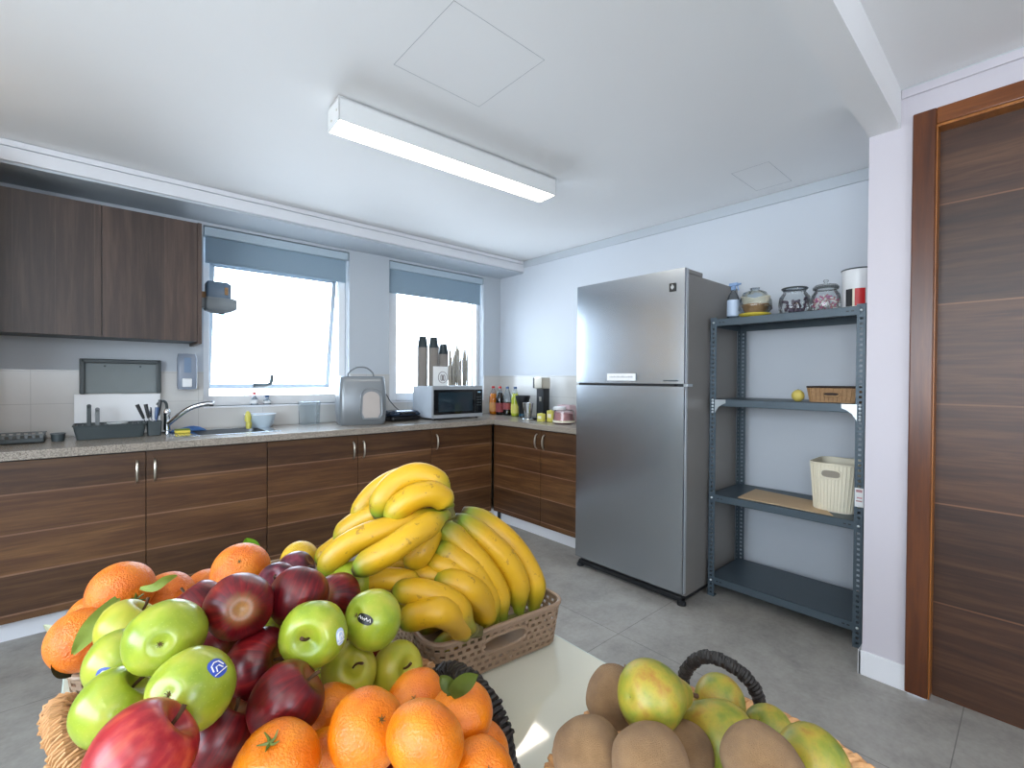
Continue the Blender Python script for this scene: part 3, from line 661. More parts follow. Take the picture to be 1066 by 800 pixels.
# second shelf
zs=1.164
o3=(2.79,.845,zs); t=thing('lemon','small yellow lemon on the second shelf beside the brown wicker basket','lemon',o3)
b=MB(o3); b.lathe([(0,0),(.014,.002),(.028,.016),(.031,.031),(.027,.046),(.014,.059),(.006,.062),(0,.064)],o3,20); b.build('fruit',plain('pale_lemon_peel','#cdb95e',.5,0,.08,60),t)
b=MB(o3); b.lathe([(0,.0645),(.004,.064),(.005,.061)],o3,8); b.build('stem',M['stem'],t)
def open_basket(name,label,cat,cx,cy,z,wx,wy,h,mat,rimm,flare,ribs,hole,rib_r,rad=.03):
    o3=(cx,cy,z); t=thing(name,label,cat,o3)
    b=MB(o3)
    loft(b,[(rr(cx,cy,wx+flare-.004,wy+flare-.004,rad),z+h),(rr(cx,cy,wx-.004,wy-.004,rad),z+.006),(rr(cx,cy,.01,.01,.009),z+.005)],capb=True)
    loft(b,[(rr(cx,cy,wx+flare,wy+flare,rad),z+h),(rr(cx,cy,wx,wy,rad),z),(rr(cx,cy,.01,.01,.009),z)])
    bd=b.build('basket_body',mat,t)
    b=MB(o3); lo=rr(cx,cy,wx+.001,wy+.001,rad,9); hi=rr(cx,cy,wx+flare+.001,wy+flare+.001,rad,9)
    # ribs evenly spaced on perimeter
    def per(pts,n):
        P=[Vector((x,y,0)) for x,y in pts]+[Vector((pts[0][0],pts[0][1],0))]; L=[0]
        for a,c in zip(P,P[1:]): L.append(L[-1]+(c-a).length)
        out=[];k=0
        for i in range(n):
            s_=L[-1]*i/n
            while L[k+1]<s_: k+=1
            out.append(P[k].lerp(P[k+1],(s_-L[k])/max(1e-9,L[k+1]-L[k])))
        return out
    for p,q in zip(per(lo,ribs),per(hi,ribs)): b.tube([(p.x,p.y,z+.006),(q.x,q.y,z+h-.004)],rib_r,5)
    b.build('ribs',mat,t)
    b=MB(o3); pts=[(x,y,z+h) for x,y in rr(cx,cy,wx+flare,wy+flare,rad,7)]; b.tube(pts,.005,8,closed=True); b.build('rim',rimm,t)
    b=MB(o3); x=cx-wx-flare*hole[1]-.003; hw,hh=hole[0],hole[2]; zc=z+h*hole[1]
    ring=[(x-.002,cy+hole[3]+hw*math.copysign(abs(math.cos(a))**.6,math.cos(a)),zc+hh*math.copysign(abs(math.sin(a))**.8,math.sin(a))) for a in [2*PI*i/28 for i in range(28)]]
    b.tube(ring,.005,6,closed=True); b.build('handle_grip',mat,t)
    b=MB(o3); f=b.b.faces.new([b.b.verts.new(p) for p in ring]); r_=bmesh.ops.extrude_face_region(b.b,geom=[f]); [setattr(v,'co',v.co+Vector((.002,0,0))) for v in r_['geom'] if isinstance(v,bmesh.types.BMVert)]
    b.build('handle_opening',M['browndk'] if mat!=M['cream'] else plain('shaded_opening','#8f877a',.8),t,smooth=False)  # dark plate on the wall paints the shade inside the grip hole
    return t
open_basket('wicker_basket','small brown wicker basket with a dark rim on the second shelf','basket',2.90,.690,zs,.115,.105,.078,M['brownw'],M['browndk'],.010,46,(.036,.55,.011,.0),.0034)
zs=.603
open_basket('storage_basket','cream ribbed plastic basket with a grip hole on the third shelf','basket',2.92,.690,zs,.120,.090,.245,M['cream'],M['cream'],.014,54,(.045,.80,.022,.0),.0035,.055)
b=MB((2.9,.95,zs)); b.b.faces.new([b.b.verts.new(p) for p in ((2.725,1.125,zs+.001),(2.715,.66,zs+.001),(2.97,.80,zs+.001),(3.02,1.14,zs+.001))]); 
r_=bmesh.ops.extrude_face_region(b.b,geom=b.b.faces[:]); [setattr(v,'co',v.co+Vector((0,0,.003))) for v in r_['geom'] if isinstance(v,bmesh.types.BMVert)]; bmesh.ops.recalc_face_normals(b.b,faces=b.b.faces[:])
tag(b.build('cardboard_sheet',M['card'],smooth=False),'flat beige cardboard sheet lying on the third shelf beside the cream basket','cardboard')
b=MB((X0-.004,.552,.68)); b.box(X0-.0035,X0-.0015,.536,.570,.675,.765,.0005); tg=tag(b.build('shelf_tag',M['paper']),'small white tag stuck on the right front post of the metal shelving','tag')
b=MB((X0-.004,.552,.68)); b.box(X0-.0040,X0-.0034,.541,.565,.745,.757); b.box(X0-.0040,X0-.0034,.541,.562,.715,.722); b.box(X0-.0040,X0-.0034,.541,.565,.700,.706); b.build('printed_lines',M['pink'],tg,smooth=False)
# ================================================================ window-wall counter items
ZC=.9155
# tray leaning above white board
o3=(.10,3.77,1.165); t=thing('wall_tray','dark grey framed rectangular tray standing on the white board under the wall cabinet','tray',o3)
b=MB(o3); b.box(-.092,.292,3.788,3.800,1.168,1.372,.004); b.build('tray_back',M['mgrey'],t)
b=MB(o3); 
for a in ((-.095,-.070,1.165,1.378),(.270,.295,1.165,1.378)): b.box(a[0],a[1],3.768,3.801,a[2],a[3],.006)
b.box(-.090,.290,3.768,3.801,1.352,1.378,.006); b.build('tray_frame',M['dgrey'],t)
b=MB(o3); 
for x in (.02,.19): b.lathe([(.006,0),(.006,.004),(0,.005)],(x,3.788,1.335),8,axis=(0,-1,0))
b.build('hook',M['dgrey'],t)
b=MB((.085,3.78,ZC)); b.box(-.118,.290,3.762,3.788,ZC,1.163,.003); tag(b.build('splash_board',M['white']),'white board standing against the tiles behind the dish rack','board')
# soap dispenser
o3=(.43,3.80,1.2); t=thing('soap_dispenser','smoky translucent soap dispenser fixed to the wall beside the window','soap dispenser',o3)
b=MB(o3); loft(b,[(rr(.432,3.765,.001,.001,.0009),1.188),(rr(.432,3.765,.050,.033,.018),1.190),(rr(.432,3.762,.054,.037,.018),1.22),(rr(.432,3.762,.054,.037,.018),1.39),(rr(.432,3.768,.048,.03,.018),1.425),(rr(.432,3.768,.002,.002,.001),1.428)]); b.build('housing',plain('smoky_plastic','#868f9d',.25),t)
b=MB(o3); b.box(.402,.455,3.716,3.732,1.205,1.262,.006); b.build('push_button',M['white'],t)
b=MB(o3); b.box(.412,.452,3.7235,3.7262,1.30,1.40,.001); b.build('level_window',plain('grey_blue_window','#7489a3',.2),t)
# dish rack
o3=(.07,3.6,ZC); t=thing('dish_rack','grey plastic dish draining rack holding cutlery, standing left of the tap','dish rack',o3)
b=MB(o3); cx,cy=.045,3.60
loft(b,[(rr(cx,cy,.160,.102,.02),.992),(rr(cx,cy,.146,.090,.02),.917),(rr(cx,cy,.01,.01,.005),.916)]); loft(b,[(rr(cx,cy,.156,.098,.02),.992),(rr(cx,cy,.143,.087,.02),.921),(rr(cx,cy,.01,.01,.005),.920)])
b.build('tray',M['dgrey'],t)
b=MB(o3); b.tube([(x,y,.993) for x,y in rr(cx,cy,.160,.102,.02)],.0045,8,closed=True)
for k in range(13): b.box(cx-.15+k*.025,cx-.145+k*.025,cy-.085,cy+.085,.962,.990)
b.build('rack_bars',M['dgrey'],t)
b=MB(o3); loft(b,[(rr(.244,3.565,.036,.055,.012),1.002),(rr(.244,3.565,.032,.05,.012),.918),(rr(.244,3.565,.004,.004,.002),.917)]); loft(b,[(rr(.244,3.565,.033,.052,.012),1.002),(rr(.244,3.565,.029,.046,.012),.93),(rr(.244,3.565,.004,.004,.002),.929)]); b.build('cutlery_cup',M['dgrey'],t)
for x,top,lean,mm in ((-.050,1.112,0,'dgrey'),(-.014,1.092,.012,'grey')):
    b=MB((x,3.62,.93)); b.box(x-.010,x+.010,3.612,3.622,.925,top-.012,.003); b.lathe([(.0001,0),(.0105,0.0),(.0105,.010),(.0001,.010)],(x,3.612,top-.012),14,axis=(0,1,0))
    tag(b.build('spatula',M[mm]),{'dgrey':'dark grey flat handled utensil standing upright in the dish rack, the taller of two','grey':'shorter grey utensil standing upright in the left part of the dish rack'}[mm],'utensil')
b=MB((.075,3.63,.975)); b.lathe([(0,0),(.035,.003),(.048,.016),(.050,.017),(.036,.001),(0,-.002)],(.075,3.64,.979),28); tag(b.build('small_dish',M['white']),'small white dish lying in the dish rack','dish')
rnd=random.Random(11)
names=['black handled knife leaning left in the cutlery cup','black handled knife upright at the back of the cutlery cup','steel fork standing in the cutlery cup','blue handled brush standing in the cutlery cup','black ladle handle at the right side of the cutlery cup','steel spoon leaning between the dark knife handles']
for k in range(6):
    bx=.225+.007*k; ty=3.545+.015*(k%3); dx=[-.062,-.028,-.010,.012,.022,-.045][k]; hh=[.17,.17,.15,.15,.195,.14][k]
    p0=Vector((bx,ty,.935)); p1=Vector((bx+dx,ty+.01,.935+hh)); b=MB(p0)
    b.tube([p0,p0.lerp(p1,.55)],.0022,6); b.tube([p0.lerp(p1,.5),p0.lerp(p1,.6),p1],.0085 if k in(0,1,3,4) else .004,8,rf=lambda u:.8+.4*u)
    tag(b.build(['knife','knife','fork','brush','ladle','spoon'][k],M[['black','black','chrome','dblue','black','chrome'][k]]),names[k],['knife','knife','fork','brush','ladle','spoon'][k])
# grey egg-like rack at left edge
o3=(-.30,3.55,ZC); t=thing('drying_tray','low dark grey slotted tray on the worktop at the left edge of the picture','tray',o3)
b=MB(o3); b.box(-.56,-.225,3.50,3.66,.918,.945,.006); b.build('tray_base',M['dgrey'],t)
b=MB(o3)
for k in range(12): b.box(-.55+k*.028,-.537+k*.028,3.495,3.505,.944,.962,.002); b.box(-.55+k*.028,-.537+k*.028,3.655,3.665,.944,.962,.002)
b.box(-.56,-.225,3.495,3.503,.958,.964,.001); b.box(-.56,-.225,3.657,3.665,.958,.964,.001); b.build('slots',M['grey'],t)
o3=(-.175,3.55,ZC); t=thing('plastic_tub','small dark grey tub between the slotted tray and the dish rack','tub',o3)
b=MB(o3); b.lathe([(0,0),(.026,0),(.030,.04),(.027,.04),(.024,.004),(0,.004)],o3,24); b.build('tub_body',M['dgrey'],t)
b=MB(o3); b.tube([(o3[0]+.030*math.cos(a),o3[1]+.03*math.sin(a),ZC+.041) for a in [2*PI*i/24 for i in range(24)]],.003,6,closed=True); b.build('rim',M['grey'],t)
# cloth + sponge
o3=(.40,3.60,.92)
b=MB(o3); g=[[None]*13 for _ in range(9)]
for i in range(9):
    for j_ in range(13):
        u=i/8-.5; v=j_/12-.5; edge=max(abs(u),abs(v))*2
        g[i][j_]=b.b.verts.new((.425+v*.20,3.655+u*.09,.9225+.030*(1-edge**3)*(.7+.3*math.sin(7*v+4*u))))
for i in range(8):
    for j_ in range(12): b.b.faces.new((g[i][j_],g[i][j_+1],g[i+1][j_+1],g[i+1][j_]))
r_=bmesh.ops.solidify(b.b,geom=b.b.faces[:],thickness=.003)
tag(b.build('cleaning_cloth',M['blue'],ang=180),'crumpled blue cleaning cloth behind the sponge by the tap','cloth')
b=MB((.37,3.50,.92)); b.box(.345,.425,3.535,3.585,.9195,.937,.006); b.box(.345,.425,3.535,3.585,.937,.945,.004,mi=1); tag(b.build('sponge',[M['yellow'],plain('green_scourer','#6f7d35',.9)]),'yellow sponge with green scouring side lying beside the tap','sponge')
# dispenser hanging at the cabinet side, in front of the window
o3=(.60,3.72,1.75); t=thing('water_dispenser','grey wall mounted holder with a blue tank beside the wall cabinet, before the window','dispenser',o3)
b=MB(o3); loft(b,[(rr(.605,3.70,.03,.03,.01),1.705),(rr(.605,3.70,.078,.052,.016),1.722),(rr(.612,3.70,.092,.056,.014),1.735),(rr(.612,3.70,.092,.056,.014),1.80),(rr(.605,3.70,.08,.05,.014),1.808)]); b.box(.474,.53,3.67,3.73,1.735,1.80,.006); b.build('holder',plain('light_grey_holder','#868e93',.4),t)
b=MB(o3); loft(b,[(rr(.60,3.70,.072,.045,.014),1.808),(rr(.60,3.70,.074,.046,.016),1.90),(rr(.595,3.70,.06,.04,.016),1.915),(rr(.595,3.70,.01,.01,.005),1.917)]); b.build('tank',plain('blue_grey_tank','#64798f',.2),t)
b=MB(o3); b.box(.474,.535,3.69,3.72,1.80,1.845,.006); b.box(.63,.65,3.650,3.656,1.83,1.88,.002); b.build('side_arm',M['brownw'],t)
b=MB(o3); pts=spline([(.625,3.70,1.71),(.622,3.70,1.60),(.628,3.69,1.50),(.632,3.70,1.42),(.628,3.70,1.34)],14)
for p,q in zip(pts,pts[1:]):
    w=.034*(1-.5*abs((p.z-1.34)/.37-.4)); b.obox((p+q)/2,(1,0,0),(0,1,0),(0,0,1),w*.6,.001,abs(p.z-q.z)/2+.0005)
b.build('hanging_strip',M['bluec'],t)
# bowl + glove + bottles on the sill
o3=(.86,3.70,ZC); t=thing('washing_bowl','pale blue translucent plastic bowl behind the sink, under the open window','bowl',o3)
b=MB(o3); b.lathe([(0,0),(.066,0),(.084,.02),(.098,.092),(.102,.095),(.096,.092),(.072,.022),(.055,.004),(0,.004)],(.86,3.70,ZC),32); b.build('bowl_body',plain('pale_blue_plastic','#b9c9d4',.3),t)
b=MB(o3); b.tube([(.86+.1*math.cos(a),3.70+.1*math.sin(a),ZC+.094) for a in [2*PI*i/30 for i in range(30)]],.003,6,closed=True); b.build('rim',M['white'],t)
b=MB((.80,3.68,1.0)); b.lathe([(0,0),(.018,.004),(.021,.03),(.017,.06),(.008,.075),(0,.078)],(.765,3.63,ZC+.045),12,sx=1.0,sy=.7,fn=lambda a,r_,z:1+.12*math.sin(3*a+z*40)); b.lathe([(0,0),(.02,.004),(.022,.03),(.02,.05),(0,.052)],(.765,3.60,ZC),12,sx=.8,fn=lambda a,r_,z:1+.1*math.sin(4*a+z*50)); tag(b.build('rubber_glove',M['yoil']),'yellow rubber glove hanging on the left side of the pale blue bowl','glove')
for x,y,hh,cm,lb in ((.86,3.87,.075,'red','small clear bottle with a red cap on the window sill'),(.945,3.865,.055,'dblue','small clear bottle with a dark cap on the window sill')):
    o3=(x,y,ZS); t=thing('sill_bottle',lb,'bottle',o3)
    lathe_obj('bottle',[(0,0),(.022,0),(.026,.006),(.026,hh*.55),(.010,hh*.8),(.010,hh)],o3,M['plasticc'],t,n=20); lathe_obj('cap',[(.014,hh),(.014,hh+.018),(0,hh+.019)],o3,M[cm],t,n=16)
    lathe_obj('label',[(.0265,.01),(.0265,hh*.5)],o3,M['white'],t,n=20,cap=False)
# clear jug by the wall
o3=(1.20,3.70,ZC); t=thing('clear_container','clear plastic canister standing on the worktop under the open window','container',o3)
b=MB(o3); loft(b,[(rr(1.20,3.70,.07,.05,.015),1.075),(rr(1.20,3.70,.066,.046,.015),.917)]); b.build('container_body',M['plasticc'],t)
b=MB(o3); loft(b,[(rr(1.20,3.70,.06,.04,.015),1.092),(rr(1.20,3.70,.074,.054,.017),1.088),(rr(1.20,3.70,.074,.054,.017),1.074),(rr(1.20,3.70,.06,.04,.015),1.074)]); b.b.faces.ensure_lookup_table(); b.build('lid',M['plasticc'],t)
# silver appliance
o3=(1.53,3.52,ZC); t=thing('countertop_appliance','silver grey countertop appliance with an arched opening and wire loop handle','appliance',o3)
# front face toward the camera direction (about -x,-y): build locally and turn
t.rotation_euler=(0,0,math.radians(-14))
b=MB(); secs=[(.0,.160,.120),(.02,.172,.132),(.12,.177,.140),(.24,.176,.132),(.33,.170,.118),(.365,.166,.108)]
loft(b,[(rr(0,0,.02,.02,.01),0)]+[(rr(0,0,w,d_,.045),z) for z,w,d_ in secs]+[(rr(0,0,.158,.098,.04),.372)]); b.build('housing',M['appl'],t)
def arch(w,h,zb,y,n=20,off_=0,cx=.055):
    P=[]
    for i in range(n+1):
        a=PI*i/n; P.append((cx+w*math.cos(a)*(1 if True else 1),y,zb+h-w*.8+ (w*.8)*math.sin(a)))
    P+= [(cx-w*1.06,y,zb+.035),(cx-w*.8,y,zb),(cx+w*.8,y,zb),(cx+w*1.06,y,zb+.035)]
    return P
b=MB(); P=arch(.078,.235,.045,-.1435); f=b.b.faces.new([b.b.verts.new(p) for p in P]); r_=bmesh.ops.extrude_face_region(b.b,geom=[f]); [setattr(v,'co',v.co+Vector((0,.006,0))) for v in r_['geom'] if isinstance(v,bmesh.types.BMVert)]; bmesh.ops.recalc_face_normals(b.b,faces=b.b.faces[:]); b.build('inner_panel',M['appl'],t,smooth=False)
b=MB(); P=arch(.062,.20,.055,-.146); f=b.b.faces.new([b.b.verts.new(p) for p in P]); r_=bmesh.ops.extrude_face_region(b.b,geom=[f]); [setattr(v,'co',v.co+Vector((0,.006,0))) for v in r_['geom'] if isinstance(v,bmesh.types.BMVert)]; bmesh.ops.recalc_face_normals(b.b,faces=b.b.faces[:]); b.build('inner_cavity',plain('beige_inner_wall','#b3aaa4',.6),t,smooth=False)
b=MB(); b.tube(arch(.078,.235,.045,-.145),.005,8,closed=True); b.build('opening_trim',M['appl'],t)
b=MB(); b.tube(spline([(-.10,0,.362),(-.088,0,.40),(-.045,0,.435),(0,0,.444),(.05,0,.435),(.09,0,.40),(.10,0,.362)],20),.006,8); b.build('wire_handle',M['grey'],t)
b=MB(); b.lathe([(.022,0),(.022,.03),(.014,.036),(0,.037)],(.148,.0,.335),16,axis=(1,0,0)); b.build('knob',M['black'],t)
b=MB(); b.box(.168,.176,-.04,.06,.12,.24,.004); b.build('side_grille',M['dgrey'],t)
# sandwich press
o3=(1.93,3.60,ZC); t=thing('contact_grill','low black contact grill between the silver appliance and the microwave oven','grill',o3)
b=MB(o3); loft(b,[(rr(1.92,3.60,.02,.02,.01),.917),(rr(1.92,3.60,.13,.10,.03),.918),(rr(1.92,3.60,.14,.11,.03),.93),(rr(1.92,3.60,.14,.11,.03),.952),(rr(1.92,3.60,.12,.1,.03),.958)]); b.build('lower_body',M['black'],t)
b=MB(o3); loft(b,[(rr(1.92,3.60,.02,.02,.01),.960),(rr(1.92,3.60,.135,.105,.03),.962),(rr(1.92,3.60,.14,.11,.03),.975),(rr(1.92,3.60,.125,.095,.04),.998),(rr(1.92,3.60,.09,.06,.04),1.004)]); b.build('lid',plain('dark_blue_gloss','#263447',.2),t)
b=MB(o3); b.tube(spline([(1.86,3.495,.975),(1.86,3.465,.985),(1.92,3.455,.988),(1.98,3.465,.985),(1.98,3.495,.975)],14),.009,8); b.build('handle',M['black'],t)
b=MB(o3); b.tube(spline([(1.90,3.60,1.004),(1.86,3.58,1.03),(1.80,3.56,1.085),(1.76,3.54,1.135),(1.735,3.53,1.15)],16),.004,6); b.build('cord',M['dgrey'],t)
# microwave
o3=(2.38,3.55,ZC); t=thing('microwave_oven','white microwave oven with a dark glass door in the corner of the worktop','microwave',o3)
b=MB(o3); b.box(2.113,2.645,3.415,3.74,.932,1.208,.006); b.build('housing',plain('microwave_white','#c3ccd6',.35),t)
b=MB(o3); b.box(2.110,2.648,3.398,3.416,.930,1.211,.004); fp=b.build('front_frame',M['silverp'],t)
b=MB(o3); b.box(2.120,2.555,3.392,3.399,.962,1.178,.003); dr=b.build('door_glass',M['blackg'],t)
b=MB(o3); b.box(2.165,2.525,3.3912,3.3925,.985,1.155,.0005); b.build('viewing_window',plain('tinted_window','#1d2d36',.06),dr)
b=MB(o3); b.box(2.559,2.640,3.392,3.399,.962,1.178,.002); cp=b.build('control_panel',M['blackg'],t)
b=MB(o3); b.box(2.585,2.618,3.3908,3.3922,1.148,1.160); b.build('display',plain('pale_display','#9fc3d6',.3),cp)
b=MB(o3)
for i in range(3):
    for j_ in range(4): b.box(2.575+i*.019,2.587+i*.019,3.3912,3.3922,1.03+j_*.024,1.040+j_*.024)
b.build('buttons',M['dgrey'],cp)
for fx in (2.15,2.61):
    for fy in (3.44,3.70):
        b=MB(o3); b.lathe([(.014,.9157),(.012,.933)],(fx,fy,0),12); b.build('foot',M['black'],t)
# cup towers on the microwave
for k,(x,y,top) in enumerate(((2.155,3.64,.440),(2.256,3.62,.438),(2.352,3.61,.380))):
    o3=(x,y,1.2085); t=thing('paper_cup_tower',['tall stack of grey paper cups with black top, leftmost on the microwave','tall stack of grey paper cups with black top, middle one behind the framed card','shorter stack of grey paper cups with black top, right one of three on the microwave'][k],'cups',o3,group='stacks of paper cups on the microwave')
    b=MB(o3); z=0; prof=[(0,0)]
    nb=int((top-.10)/.018)
    for i in range(nb+1): prof+= [(.0455,i*.018),(.046,i*.018+.006),(.0445,i*.018+.0075),(.0445,i*.018+.0175)]
    zt=(nb+1)*.018; prof+=[(.044,zt),(0,zt)]
    b.lathe(prof,o3,24); b.build('nested_cups',M['cup'],t)
    b=MB(o3); b.lathe([(0,zt),(.045,zt+.0005),(.044,zt+.01),(.031,top-.002),(.027,top),(.026,top-.004),(0,top-.004)],o3,24); b.build('top_cup',plain('dark_green_black_cup','#1d2a2e',.5),t)
# framed card
o3=(2.285,3.53,1.2085); t=thing('framed_card','small white framed card with a round wreath emblem standing on the microwave','card',o3)
b=MB(o3); b.box(2.195,2.350,3.524,3.532,1.2085,1.382,.002); b.build('card',M['paper'],t)
b=MB(o3)
cx,cz=2.292,1.285
ring=[(cx+.047*math.cos(a),3.5228,cz+.050*math.sin(a)) for a in [2*PI*i/28 for i in range(28)]]; b.tube(ring,.0032,5,closed=True)
for s in (-1,1): b.tube([(cx+s*.022*math.cos(a)+s*.004,3.5228,cz-.004+.030*math.sin(a)) for a in [ -1.2+2.6*i/12 for i in range(13)]],.003,5)
b.box(cx-.013,cx+.013,3.5222,3.5236,cz-.03,cz+.02); b.build('wreath_emblem',plain('grey_print','#8d8683',.7),t)
b=MB(o3); b.box(2.215,2.355,3.533,3.537,1.209,1.217); b.build('card_foot',M['dgrey'],t)
# pampas grass outside the second window
b=MB((2.95,4.25,0)); rnd=random.Random(5)
for i in range(150):
    x=rnd.uniform(2.83,3.30); y=rnd.uniform(4.28,4.48); zb=rnd.uniform(1.15,1.35); top=rnd.uniform(1.35,1.78); ln=rnd.uniform(-.05,.05)
    b.tube(spline([(x,y,zb-.2),(x+ln*.3,y,(zb+top)/2),(x+ln,y+ln,top)],6),.0035,4,rf=lambda u:1.6*math.sin(PI*min(1,u*.9+.1))+.2)
o=tag(b.build('dry_grass',M['grass']),'pale dry grass standing outside the window behind the microwave','grass',kind='stuff')
b=MB((3.0,4.4,.6)); b.box(2.70,3.40,4.23,4.55,.0,1.02,.01); b.box(2.72,3.38,4.25,4.53,1.0,1.03); tag(b.build('planter',M['wall']),'pale planter box with dry grass outside the second window','planter')
# ================================================================ bottles and tubs on the right counter
def bottle(x,y,liquid,fillh,cap,label,lm,Hh=.285,R=.040,ls=(.03,.12)):
    o3=(x,y,ZC); t=thing('drink_bottle',label,'bottle',o3)
    body=[(0,0),(R*.8,0),(R,.012),(R*.96,.05),(R,.10),(R,.17),(R*.85,.20),(R*.5,.24),(.014,.258),(.014,Hh-.014)]
    lathe_obj('bottle_shell',body,o3,M['plasticc'],t,cap=False)
    liq=[(0,.002)]; 
    def rad(z):
        for (r0,z0),(r1,z1) in zip(body[1:],body[2:]):
            if z0<=z<=z1: return r0+(r1-r0)*(z-z0)/(z1-z0)
        return R
    zz=[.002]+[i*.01 for i in range(1,int(fillh/.01)+1)]
    liq+=[(rad(z)*.95,z) for z in zz]; liq.append((0,fillh-.001+.002))
    lathe_obj('drink',liq,o3,M[liquid],t)
    lathe_obj('cap',[(.0165,Hh-.02),(.0165,Hh),(0,Hh+.001)],o3,M[cap],t,n=16)
    lathe_obj('label',[(R*1.015,ls[0]),(R*1.02,ls[1])],o3,M[lm],t,cap=False)
bottle(3.0,3.675,'juice',.215,'red','bottle of orange juice with a red cap, nearest the microwave','labelo')
bottle(3.0,3.570,'cola',.225,'red','full bottle of dark cola between orange juice and a half empty bottle','label')
bottle(3.0,3.455,'cola',.13,'dblue','half empty cola bottle with a dark cap and red label','label',R=.042,ls=(.06,.125))
bottle(3.0,3.340,'lemonade',.22,'dblue','bottle of yellow lemonade next to the black cup','yoil')
o3=(2.97,3.20,ZC); t=thing('blender_jug','black tapered jug with a dark clear base behind the silver cup','jug',o3)
b=MB(o3); b.lathe([(.036,0),(.040,.10),(.044,.105),(.070,.185),(.070,.205),(.066,.205),(.037,.11),(0,.11)],o3,24); b.build('jug_body',M['black'],t)
b=MB(o3); b.lathe([(.030,.012),(.0375,.013),(.0375,.09),(.030,.09)],o3,24); b.build('tinted_base',plain('smoky_blue_base','#24495c',.15),t)
o3=(2.83,2.955,ZC); t=thing('steel_tumbler','shiny steel tumbler on a round base in front of the black coffee grinder','tumbler',o3)
b=MB(o3); b.lathe([(0,0),(.046,0),(.048,.006),(.044,.014),(.022,.016),(.030,.02),(.048,.145),(.0485,.15),(.046,.149),(.028,.024),(0,.022)],(2.83,2.98,ZC),28); b.build('tumbler_body',M['chrome'],t)
b=MB(o3); b.tube([(2.83+.047*math.cos(a),2.98+.047*math.sin(a),ZC+.004) for a in [2*PI*i/24 for i in range(24)]],.003,6,closed=True); b.build('base_ring',M['satin'],t)
o3=(3.0,2.95,ZC); t=thing('coffee_grinder','tall black coffee grinder with a steel head behind the steel tumbler','coffee grinder',o3)
b=MB(o3); b.box(2.955,3.035,2.912,3.005,ZC,ZC+.29,.008); b.build('column',M['black'],t)
b=MB(o3); b.box(2.93,3.035,2.905,3.005,ZC+.275,ZC+.375,.006); b.build('head',M['satin'],t)
b=MB(o3); b.box(2.93,3.035,3.006,3.024,ZC+.277,ZC+.373,.003); b.build('head_side',M['black'],t)
b=MB(o3); b.box(2.87,3.06,2.90,3.02,ZC,ZC+.02,.004); b.build('foot_plate',M['black'],t)
b=MB(o3); b.box(2.952,2.956,2.94,2.965,ZC+.16,ZC+.20,.001); b.build('switch',M['satin'],t)
for k,(x,y,h) in enumerate(((2.80,2.785,.068),(2.845,2.715,.095))):
    o3=(x,y,ZC); b=MB(o3); b.box(x-.02,x+.02,y-.032,y+.032,ZC,ZC+h,.006); b.lathe([(.012,0),(.012,.004),(0,.005)],(x,y,ZC+h),12)
    t=b.build('yellow_packet',M['yoil']); tag(t,['small square yellow packet at the front of the worktop','taller yellow packet behind the small square one'][k],'packet')
    b=MB(o3); b.box(x-.0208,x-.0195,y-.02,y+.02,ZC+h*.35,ZC+h*.7,.0003); b.build('label',M['cream'],t)
o3=(2.82,2.545,ZC); t=thing('sweet_tub','tub with pink label and white lid beside the refrigerator','tub',o3)
b=MB(o3); b.lathe([(0,0),(.080,0),(.088,.01),(.082,.10),(.07,.112),(0,.113)],o3,32); b.build('tub_body',M['glass'],t)
b=MB(o3); b.lathe([(.0,.006),(.078,.006),(.080,.02),(.077,.085),(0,.09)],o3,28); b.build('contents',M['pink'],t)
b=MB(o3); b.lathe([(.05,.112),(.052,.116),(.052,.130),(.045,.136),(0,.137)],(2.80,2.575,ZC),24); b.build('lid',M['white'],t)
b=MB(o3); b.lathe([(.0895,.012),(.0895,.028)],o3,32,cap=False); b.build('lower_band',M['cream'],t)
b=MB((2.98,2.70,ZC)); loft(b,[(rr(2.98,2.66,.04,.07,.01),ZC+.14),(rr(2.98,2.66,.045,.085,.015),ZC+.09),(rr(2.98,2.66,.045,.085,.015),ZC+.001)]); loft(b,[(rr(2.98,2.66,.035,.065,.01),ZC+.142),(rr(2.98,2.66,.04,.07,.01),ZC+.14)]) ; 
o=tag(b.build('snack_bag',plain('pale_pink_bag','#cdb2b6',.5,0,.15,40)),'pale pink snack bag standing behind the yellow packets','bag')
# ================================================================ table
TX0,TX1,TY0,TY1,TZ=-.048,.694,-.30,1.23,.75
off=(.323,.465,0); r=thing('glass_table','pale frosted glass topped table carrying the fruit baskets','table',off)
b=MB(off); b.box(TX0,TX1,TY0,TY1,TZ-.010,TZ,.002); b.build('table_top',[M['table']],r)
b=MB(off); e=.0012
for a in ((TX0-e,TX0+.004,TY0,TY1),(TX1-.004,TX1+e,TY0,TY1),(TX0,TX1,TY0-e,TY0+.004),(TX0,TX1,TY1-.004,TY1+e)): b.box(a[0],a[1],a[2],a[3],TZ-.0095,TZ-.0008)
b.build('glass_edge',M['tedge'],r,smooth=False)
b=MB(off)
for a in ((TX0+.03,TX1-.03,TY0+.03,TY0+.06),(TX0+.03,TX1-.03,TY1-.06,TY1-.03),(TX0+.03,TX0+.06,TY0+.03,TY1-.03),(TX1-.06,TX1-.03,TY0+.03,TY1-.03)): b.box(*a,TZ-.05,TZ-.010,.002)
b.build('frame',M['satin'],r)
for x in (TX0+.03,TX1-.06):
    for y in (TY0+.03,TY1-.06):
        b=MB(off); b.box(x,x+.03,y,y+.03,0,TZ-.05,.002); b.build('leg',M['satin'],r)
